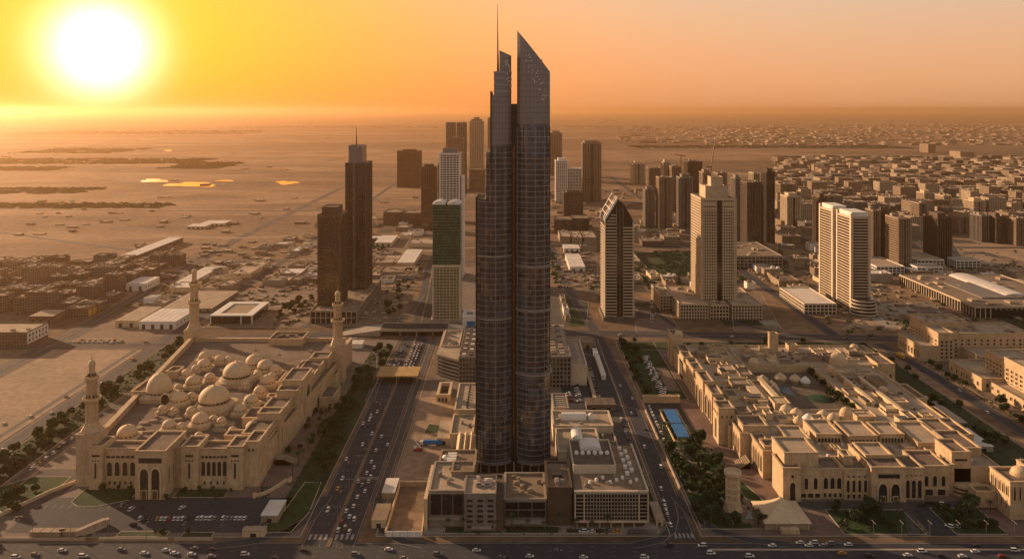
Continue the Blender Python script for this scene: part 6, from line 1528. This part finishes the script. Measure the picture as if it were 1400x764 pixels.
def grove(where, group, pts, kinds=(0, 1, 2, 4), s=(.75, 1.2), z=0, pref='tree', axis=1, end='near'):
    pts = sorted(pts, key=lambda p: p[axis]); frm = 'near end' if axis == 1 else 'left'
    for i, (x, y) in enumerate(pts):
        tree(x, y, rr.choice(kinds), f"{ordn(i) if i < 69 else 'far'} {pref} from the {frm} {where}", group, rr.uniform(*s) * rr.choice((.8, 1, 1, 1.2)), z, 'palm_tree' if kinds == (5,) else 'tree', 'palm' if kinds == (5,) else 'tree')
def scat(x0, x1, y0, y1, n, seed, dmin=3.5):
    q = random.Random(seed); P_ = []; tries = 0
    while len(P_) < n and tries < 4000:
        tries += 1; p = (q.uniform(x0, x1), q.uniform(y0, y1))
        if all((p[0] - a) ** 2 + (p[1] - b) ** 2 > dmin * dmin for a, b in P_): P_.append(p)
    return P_
grove('in the belt left of the mosque', 'trees in the green belt left of the mosque', scat(-364, -343, 458, 640, 38, 1, 5.5), s=(1.0, 1.5))
grove('in the far green belt left of the mosque', 'trees in the green belt left of the mosque', scat(-363, -344, 640, 866, 26, 2, 5.5), s=(1.0, 1.5))
grove('on the lawn at the lower left corner', 'trees on the lower left lawn', scat(-338, -308, 474, 528, 18, 3, 5))
grove('in the verge left of the boulevard', 'trees along the left verge of the boulevard', scat(-145, -126, 545, 850, 36, 4, 5), s=(.9, 1.3))
grove('before the mosque front', 'trees before the mosque front', [(-268, 527), (-258, 528), (-250, 526), (-244, 514), (-221, 514), (-214, 526), (-205, 528), (-196, 527), (-184, 526), (-264, 472), (-206, 474), (-210, 474), (-190, 473)], kinds=(1, 3), s=(.6, .9), axis=0)
grove('on the forecourt right of the mosque', 'trees on the forecourt right of the mosque', scat(-164, -148, 560, 690, 12, 6, 8), kinds=(1, 4), s=(.6, 1))
grove('in the park round the ribbed tower', 'trees in the park', [p for p in scat(114, 152, 480, 602, 54, 7, 4.6) if p[0] < 160 - (p[1] - 480) * .12 - 4 and not (132 < p[0] < 152 and 486 < p[1] < 512)], s=(.9, 1.35))
grove('on the lawns behind the blue canopies', 'trees on the upper lawns', scat(114, 128, 780, 864, 14, 8, 5) + scat(114, 120, 700, 780, 7, 9, 6), s=(.7, 1))
grove('in front of the palace portal', 'trees in front of the palace', scat(198, 226, 478, 508, 13, 10, 5) + scat(264, 290, 478, 508, 11, 12, 5), s=(.8, 1.2), axis=0)
grove('before the palace front', 'palms before the palace', [(236, 492), (230, 500), (284, 494), (276, 488), (296, 498)], kinds=(5,), s=(.9, 1.15), pref='palm', axis=0)
grove('on the strip before the podium blocks', 'palms before the podium blocks', [(-38 + k * 9.5, 478.5 - (k % 2)) for k in range(11)], kinds=(5,), s=(.7, .9), pref='palm', axis=0)
grove('beside the park path', 'palms in the park', [(116, 612), (120, 622), (124, 590), (133, 566), (141, 548), (120, 486), (130, 482), (148, 484)], kinds=(5,), s=(.9, 1.2), pref='palm')
grove('on the mosque forecourt', 'palms on the mosque forecourt', [(-150, 550 + k * 14) for k in range(9)], kinds=(5,), s=(.8, 1.0), pref='palm')
grove('in the strip right of the palace', 'trees in the strip right of the palace', scat(340, 378, 560, 860, 30, 13, 6), s=(.8, 1.25))
grove('in the hedge before the hotel', 'trees before the hotel', scat(406, 414, 600, 800, 12, 14, 7), s=(.8, 1.1))
grove('inside the palace courtyard', 'trees inside the palace courtyard', scat(265, 273, 644, 730, 9, 15, 5), s=(.8, 1.1), z=9)
grove('beside the white framed courtyard building', 'trees beside the white framed courtyard building', scat(-285, -262, 950, 1075, 15, 16, 6), s=(.9, 1.3))
grove('in the garden by the dark towers', 'trees in the garden by the dark towers', scat(-172, -140, 960, 1130, 12, 17, 6), s=(.8, 1.2))
grove('on the street behind the palace', 'trees along the cross street behind the palace', scat(130, 340, 846, 864, 10, 18, 6), s=(.6, .9), axis=0)
# scrub too small to count
def scrub(name, boxes, seed, s=(1.5, 4), mats=None, hk=1.0):
    q = random.Random(seed); m = MB()
    for (x0, x1, y0, y1, n) in boxes:
        for k in range(n):
            x, y = q.uniform(x0, x1), q.uniform(y0, y1); r = q.uniform(*s)
            for j in range(3):
                a = q.uniform(0, 6.28); b = r * .6; cx, cy = x + math.cos(a) * b, y + math.sin(a) * b
                m.add([(cx - b, cy - b * .7, 0), (cx + b, cy - b * .5, 0), (cx + b * .8, cy + b, 0), (cx - b * .7, cy + b * .8, 0), (cx, cy, r * hk * q.uniform(.5, 1.0))], [(0, 1, 4), (1, 2, 4), (2, 3, 4), (3, 0, 4)], q.randrange(2))
    return tag(m.build(name, mats or [M_['leaf'], M_['leaf2']]), kind='stuff')
scrub('scrub', [(250, 345, 1200, 1420, 700), (190, 300, 1120, 1300, 260), (-330, -230, 1420, 1560, 380), (-300, -245, 1250, 1330, 160), (60, 75, 1150, 1440, 90), (380, 420, 1000, 1250, 200), (450, 600, 900, 960, 160), (620, 900, 1240, 1300, 200), (-370, -250, 930, 1320, 130), (-500, -392, 1020, 1320, 120), (-230, -140, 1145, 1320, 90), (370, 560, 880, 1440, 260), (600, 900, 900, 1440, 200), (110, 345, 1115, 1210, 90), (-640, -510, 980, 1320, 200), (500, 1200, 1490, 2700, 900)], 50)
scrub('hedge', [(-166, -158, 519, 534, 60), (-152, -128, 477, 540, 90), (85, 91, 492, 560, 120), (32, 58, 475, 480, 80), (-40, 28, 475, 483, 120), (114, 152, 482, 600, 420), (-266, -246, 516, 531, 70), (-219, -187, 519, 530, 90), (334, 378, 500, 860, 500), (198, 292, 475, 506, 160), (-366, -341, 455, 866, 700), (-146, -125, 500, 850, 450), (404, 416, 600, 800, 160)], 51, (.5, 1.3))
scrub('scrub_belt', [(-2700, -1900, 3300, 3500, 600), (-2600, -1500, 3700, 4100, 800), (-1500, -1250, 3400, 3800, 400), (-2900, -2300, 4600, 5200, 400), (-5200, -2800, 8200, 9600, 900), (-1900, -1300, 2400, 2560, 300), (-1500, -900, 2050, 2130, 300), (-4000, 1500, 11000, 12500, 900), (800, 2600, 5200, 5600, 700), (1400, 2600, 4150, 4300, 400)], 52, (7, 24), [M_['grass_dk'], M_['grass_dk']], .3)

# ---------------------------------------------------------------- cars
CARP = {}
def car_proto(color, kind):
    k = (color, kind)
    if k in CARP: return CARP[k]
    w2 = .92; L2 = 2.35 if kind == 'car' else 2.5; h1 = .82 if kind == 'car' else .98; h2 = 1.42 if kind == 'car' else 1.8
    b = MB(); prof = [(-L2, .35), (-L2, h1 * .92), (-L2 + .5, h1), (L2 - 1.1, h1), (L2 - .1, h1 * .8), (L2, .38)]
    n = len(prof); vs = [(s * w2, y, z) for s in (-1, 1) for y, z in prof]
    b.add(vs, [(i, i + 1, n + i + 1, n + i) for i in range(n - 1)] + [tuple(reversed(range(n))), tuple(range(n, 2 * n)), (n - 1, 0, n, 2 * n - 1)])
    r = MB(); c = [(-L2 + .35, h1), (-L2 + .8, h2), (.55, h2), (1.25, h1)] if kind == 'car' else [(-L2 + .1, h1), (-L2 + .3, h2), (.7, h2), (1.5, h1)]
    b.box(-.74, .74, c[1][0] + .1, c[2][0] - .05, h2 - .03, h2 + .05)
    vs = [(s * (.84 if z == h1 else .74), y, z) for s in (-1, 1) for y, z in c]
    r.add(vs, [(0, 1, 5, 4), (1, 2, 6, 5), (2, 3, 7, 6), (3, 2, 1, 0), (4, 5, 6, 7)])
    wh = MB().tube((-.12, 0, 0), (.12, 0, 0), .34, n=10)
    CARP[k] = (b.mesh('body', [M_[color]]), r.mesh('window', [M_['window']]), wh.mesh('wheel', [M_['black']])); return CARP[k]
M_['car_white'] = mat('white_car_paint', (.78, .76, .72), .25, .04, 1, spec=.6); M_['car_silver'] = mat('silver_car_paint', (.42, .42, .42), .3, .05, 1, metal=.6)
M_['car_dark'] = mat('dark_car_paint', (.03, .03, .035), .2, .1, 1, spec=.6); M_['car_red'] = mat('red_car_paint', (.30, .03, .025), .3, .1, 1); M_['car_yellow'] = mat('yellow_car_paint', (.62, .33, .04), .3, .1, 1)
CN = {'car_white': 'white', 'car_silver': 'silver', 'car_dark': 'dark', 'car_red': 'red', 'car_yellow': 'yellow'}
NC = [0]
def car(x, y, ang, color, kind, label, group, z=.14):
    body, win, wh = car_proto(color, kind)
    t = bpy.data.objects.new('parked_car' if 'park' in group or 'lot' in group else 'car', None); COL.objects.link(t); t.location = (x, y, z); t.rotation_euler[2] = ang; tag(t, label, 'car' if kind == 'car' else 'van', group)
    for nm, me, p in (('body', body, (0, 0, 0)), ('window', win, (0, 0, .002)), ('wheel', wh, (-.82, 1.45, .34)), ('wheel', wh, (.82, 1.45, .34)), ('wheel', wh, (-.82, -1.5, .34)), ('wheel', wh, (.82, -1.5, .34))):
        o = bpy.data.objects.new(nm, me); COL.objects.link(o); o.parent = t; o.location = p
    NC[0] += 1
def col_(w=(7, 2, 2, .4, .3)): return rr.choices(('car_white', 'car_silver', 'car_dark', 'car_red', 'car_yellow'), w)[0]
def cars(pts, where, group, frm='near end', axis=1, ang=0.0, jit=.03, z=.14, w=(7, 2, 2, .4, .3)):
    for i, p in enumerate(sorted(pts, key=lambda q: q[axis])):
        a = p[2] if len(p) > 2 else ang; c = p[3] if len(p) > 3 else col_(w); k = 'car' if rr.random() < .65 else 'van'
        car(p[0], p[1], a + rr.uniform(-jit, jit), c, k, f"{CN[c]} {k}, {ordn(i)} from {frm.replace('near end', 'near end')} {where}", group, z)
PI = math.pi
LL = [-118.3, -114.8, -111.3, -107.9]; RL = [-103.1, -99.7, -96.2, -92.7]
cars([(LL[l], y) for l, y in ((1, 683), (2, 679), (1, 668), (2, 665), (1, 655), (1, 648), (0, 640), (1, 632), (2, 600), (1, 566), (2, 556), (1, 545), (1, 530), (2, 523), (1, 502), (3, 590), (3, 620), (0, 575)) if y != 668 and y != 556], 'on the left boulevard carriageway', 'cars on the left carriageway', ang=PI, z=.13)
cars([(RL[l], y) for l, y in ((0, 488), (1, 494), (2, 491), (0, 501), (1, 507), (2, 512), (1, 519), (0, 522), (2, 527), (1, 536), (0, 541), (2, 548), (1, 553), (2, 562), (1, 571), (0, 566), (2, 583), (1, 590), (3, 600), (1, 615), (2, 541), (0, 478), (2, 476), (1, 481)) if y not in (522, 583, 566, 512)], 'on the right boulevard carriageway', 'cars on the right carriageway', z=.13)
cars([(RL[l] , 762 + k * 8.2 + l * 1.7) for k in range(12) for l in (0, 1, 2)], 'in the three lane queue before the bridge', 'cars queueing before the bridge', z=.13, w=(8, 3, 1, .1, .1))
cars([(LL[l], y) for l, y in ((1, 775), (1, 784), (2, 790), (1, 800), (0, 822), (1, 834), (2, 850), (1, 858))], 'by the bridge, left carriageway', 'cars on the left carriageway by the bridge', ang=PI, z=.13, w=(4, 2, 3, 0, 0))
cars([(x, y, PI / 2 if y > 457 else -PI / 2) for x, y in ((-292, 451), (-268, 452), (-240, 450), (-207, 453), (-196, 456), (-190, 453), (-181, 458), (-180, 452), (-168, 450), (-170, 457), (-60, 448), (10, 450), (-20, 456), (-277, 449), (-255, 456), (-222, 457), (-150, 452), (-132, 448), (-118, 456), (-88, 452), (-70, 457), (-42, 452), (-6, 449), (26, 456), (40, 449))], 'on the front road left of the tower', 'cars on the front road', 'left', 0, z=.11)
cars([(x, y, PI / 2 if y > 458 else -PI / 2, c) for x, y, c in ((74, 449, 'car_white'), (90, 461, 'car_dark'), (109, 461, 'car_white'), (112, 453, 'car_white'), (133, 450, 'car_white'), (149, 461, 'car_white'), (166, 464, 'car_white'), (170, 461, 'car_white'), (174, 464, 'car_white'),
      (178, 461, 'car_silver'), (183, 463, 'car_silver'), (186, 453, 'car_yellow'), (193, 462, 'car_white'), (200, 450, 'car_dark'), (222, 451, 'car_white'), (232, 455, 'car_white'), (240, 450, 'car_dark'), (252, 450, 'car_white'), (262, 455, 'car_white'), (266, 461, 'car_dark'), (274, 450, 'car_red'), (285, 456, 'car_white'), (292, 453, 'car_white'))], 'on the front road right of the tower', 'cars on the front road', 'left', 0, z=.11)
cars([(-227 + k * 2.6, 491.5) for k in range(12) if k not in (3,)], 'in the left row of the mosque car park', 'cars parked before the mosque', 'left', 0, ang=.05, jit=.05, z=.09)
cars([(-192 + k * 2.6, 492) for k in range(12) if k not in (5,)], 'in the right row of the mosque car park', 'cars parked before the mosque', 'left', 0, ang=-.05, jit=.05, z=.09)
cars([(-246, 508, .1), (-238, 503, -.2), (-232, 504, -.25, 'car_dark'), (-228, 484, 1.4, 'car_dark'), (-207, 505, -.5)], 'standing loose before the mosque portal', 'cars loose in the mosque car park', 'left', 0, z=.09)
cars([(-334 + (k % 2) * .6, 560 + k * 8.5, .1) for k in range(8)], 'in the lane left of the mosque', 'cars parked along the left lane', z=.13)
cars([(-318, 494, .5), (-322, 487, 1.4), (-317, 498, .7), (-302, 492, -.6)], 'beside the lower left lawn', 'cars parked by the lower left lawn', 'left', 0, z=.09)
cars([(x, y, .2) for x, y in ((-404, 640), (-401, 612), (-399, 596), (-396, 618), (-410, 590), (-392, 655), (-418, 628), (-388, 700))], 'on the sandy verge of the left highway', 'cars parked by the left highway', z=.07)
cars([(-476 + k * 5.2 + (y > 864) * 2, y, .1) for k in range(12) for y in (864,)] + [(-466 + k * 7, 872, .3) for k in range(7)], 'in the sandy lot behind the empty square', 'cars parked in the sandy lot', 'left', 0, z=.07)
cars([(-386 + k * .1, 940 + k * 13, .1) for k in range(8)] + [(-330, 930 + k * 12, .1) for k in range(3)], 'beside the white warehouse', 'cars parked beside the white warehouse', z=.1)
cars([(x + random.Random(int(y)).uniform(-1, 1), y, random.Random(int(x * 9)).uniform(0, 3)) for k in range(19) for x, y in ((131 + k * .1 + (k % 3), 705 + k * 6.0), (136.5 - (k % 3) * 1.2, 702 + k * 6.2))], 'in the tangled white lot on the lawn', 'cars in the lot on the lawn', z=.28, w=(9, 2, .6, 0, 0))
cars([(115.2, 603 + k * 6.6) for k in range(12)], 'in the row right of the dividing road', 'cars parked right of the dividing road', z=.12)
for n_, xx in (('first', 50), ('second', 58), ('third', 74.5)):
    cars([(xx + rr.uniform(-.3, .3), 690 + k * 6.2 + (xx > 70) * 2, PI / 2) for k in range(14) if rr.random() < .85], f'in the {n_} row right of the tower', 'cars parked right of the tower', ang=PI / 2, z=.1, w=(4, 3, 4, .3, 0))
cars([(87.5 + k * .05, 585 + k * 6.4) for k in range(12) if k % 4 != 3], 'beside the dividing road annexes', 'cars parked along the dividing road', z=.1, w=(4, 2, 4, .5, 0))
cars([(83.5, 506 + k * 6.6) for k in range(8)], 'beside the gridded office', 'cars parked beside the gridded office', z=.1, w=(4, 2, 3, .5, 0))
cars([(95 + k * .3, 484 + k * 5.6, .15) for k in range(6)], 'on the curve left of the park', 'cars on the curve by the park', z=.2, w=(4, 2, 3, 0, 0))
cars([(98 + (k % 2) * 6, 530 + k * 33, 0) for k in range(7)], 'driving up the dividing road', 'cars on the dividing road', z=.15)
cars([(42 + k * 5, 476.5, PI / 2) for k in range(5)], 'before the gridded office', 'cars parked before the gridded office', 'left', 0, z=.1)
cars([(x, 482, .9) for x in (262, 266, 270)] + [(258, 507, 1.5), (264, 510, 1.4), (271, 509, 1.4)], 'before the palace entrance', 'cars before the palace', 'left', 0, z=.24)
cars([(152 + k * 1.1 * (k % 5), 960 + k * 6.4, .3) for k in range(0)] + [(165 + k * 1.2, 945 + k * 7.0, 1.2) for k in range(16)], 'beside the cream offices', 'cars parked in the yard by the cream offices', z=.1, w=(4, 2, 6, 0, 0))
cars([(-430 + k * 37, 861 + k * 2.2 * (k < 8), PI / 2) for k in range(8)] + [(120 + k * 61, 892 - k * 3.6, PI / 2) for k in range(8)], 'on the cross street', 'cars on the cross street', 'left', 0, z=.17)
cars([(-379 + (k % 2) * 5, 520 + k * 71) for k in range(5)], 'driving on the left highway', 'cars on the left highway', z=.15)
cars([(392 + (k % 2) * 6, 560 + k * 52) for k in range(6)], 'driving on the right road before the hotel', 'cars on the right road', z=.13)

# ---------------------------------------------------------------- street lamps
lp = MB().tube((0, 0, 0), (0, 0, 10), .14, .09, 8).mesh('pole', [M_['grey']]); am = MB().tube((-1.8, 0, 10.2), (1.8, 0, 10.2), .07, .07, 6).mesh('arm', [M_['grey']]); hd = MB().box(-.45, .45, -.16, .16, -.08, .08).mesh('lamp_head', [M_['concrete']])
def lamp(x, y, label, group, ang=0.0):
    t = bpy.data.objects.new('street_lamp', None); COL.objects.link(t); t.location = (x, y, .2); t.rotation_euler[2] = ang; tag(t, label, 'street lamp', group)
    for nm, me, p in (('pole', lp, (0, 0, 0)), ('arm', am, (0, 0, 0)), ('lamp_head', hd, (-1.9, 0, 10.15)), ('lamp_head', hd, (1.9, 0, 10.15))):
        o = bpy.data.objects.new(nm, me); COL.objects.link(o); o.parent = t; o.location = p
for k in range(11): lamp(-105.5, 486 + k * 36, f"{ordn(k)} double street lamp from the near end in the boulevard median", 'street lamps in the boulevard median')
for k in range(12): lamp(112 + k * 16.4, 468.2, f"{ordn(k)} street lamp from the left along the pavement before the palace", 'street lamps before the palace', PI / 2)
for k in range(9): lamp(-322 + k * 22, 466.6, f"{ordn(k)} street lamp from the left along the pavement before the mosque", 'street lamps before the mosque', PI / 2)
for k in range(9): lamp(109.3, 500 + k * 38, f"{ordn(k)} street lamp from the near end along the dividing road", 'street lamps on the dividing road')
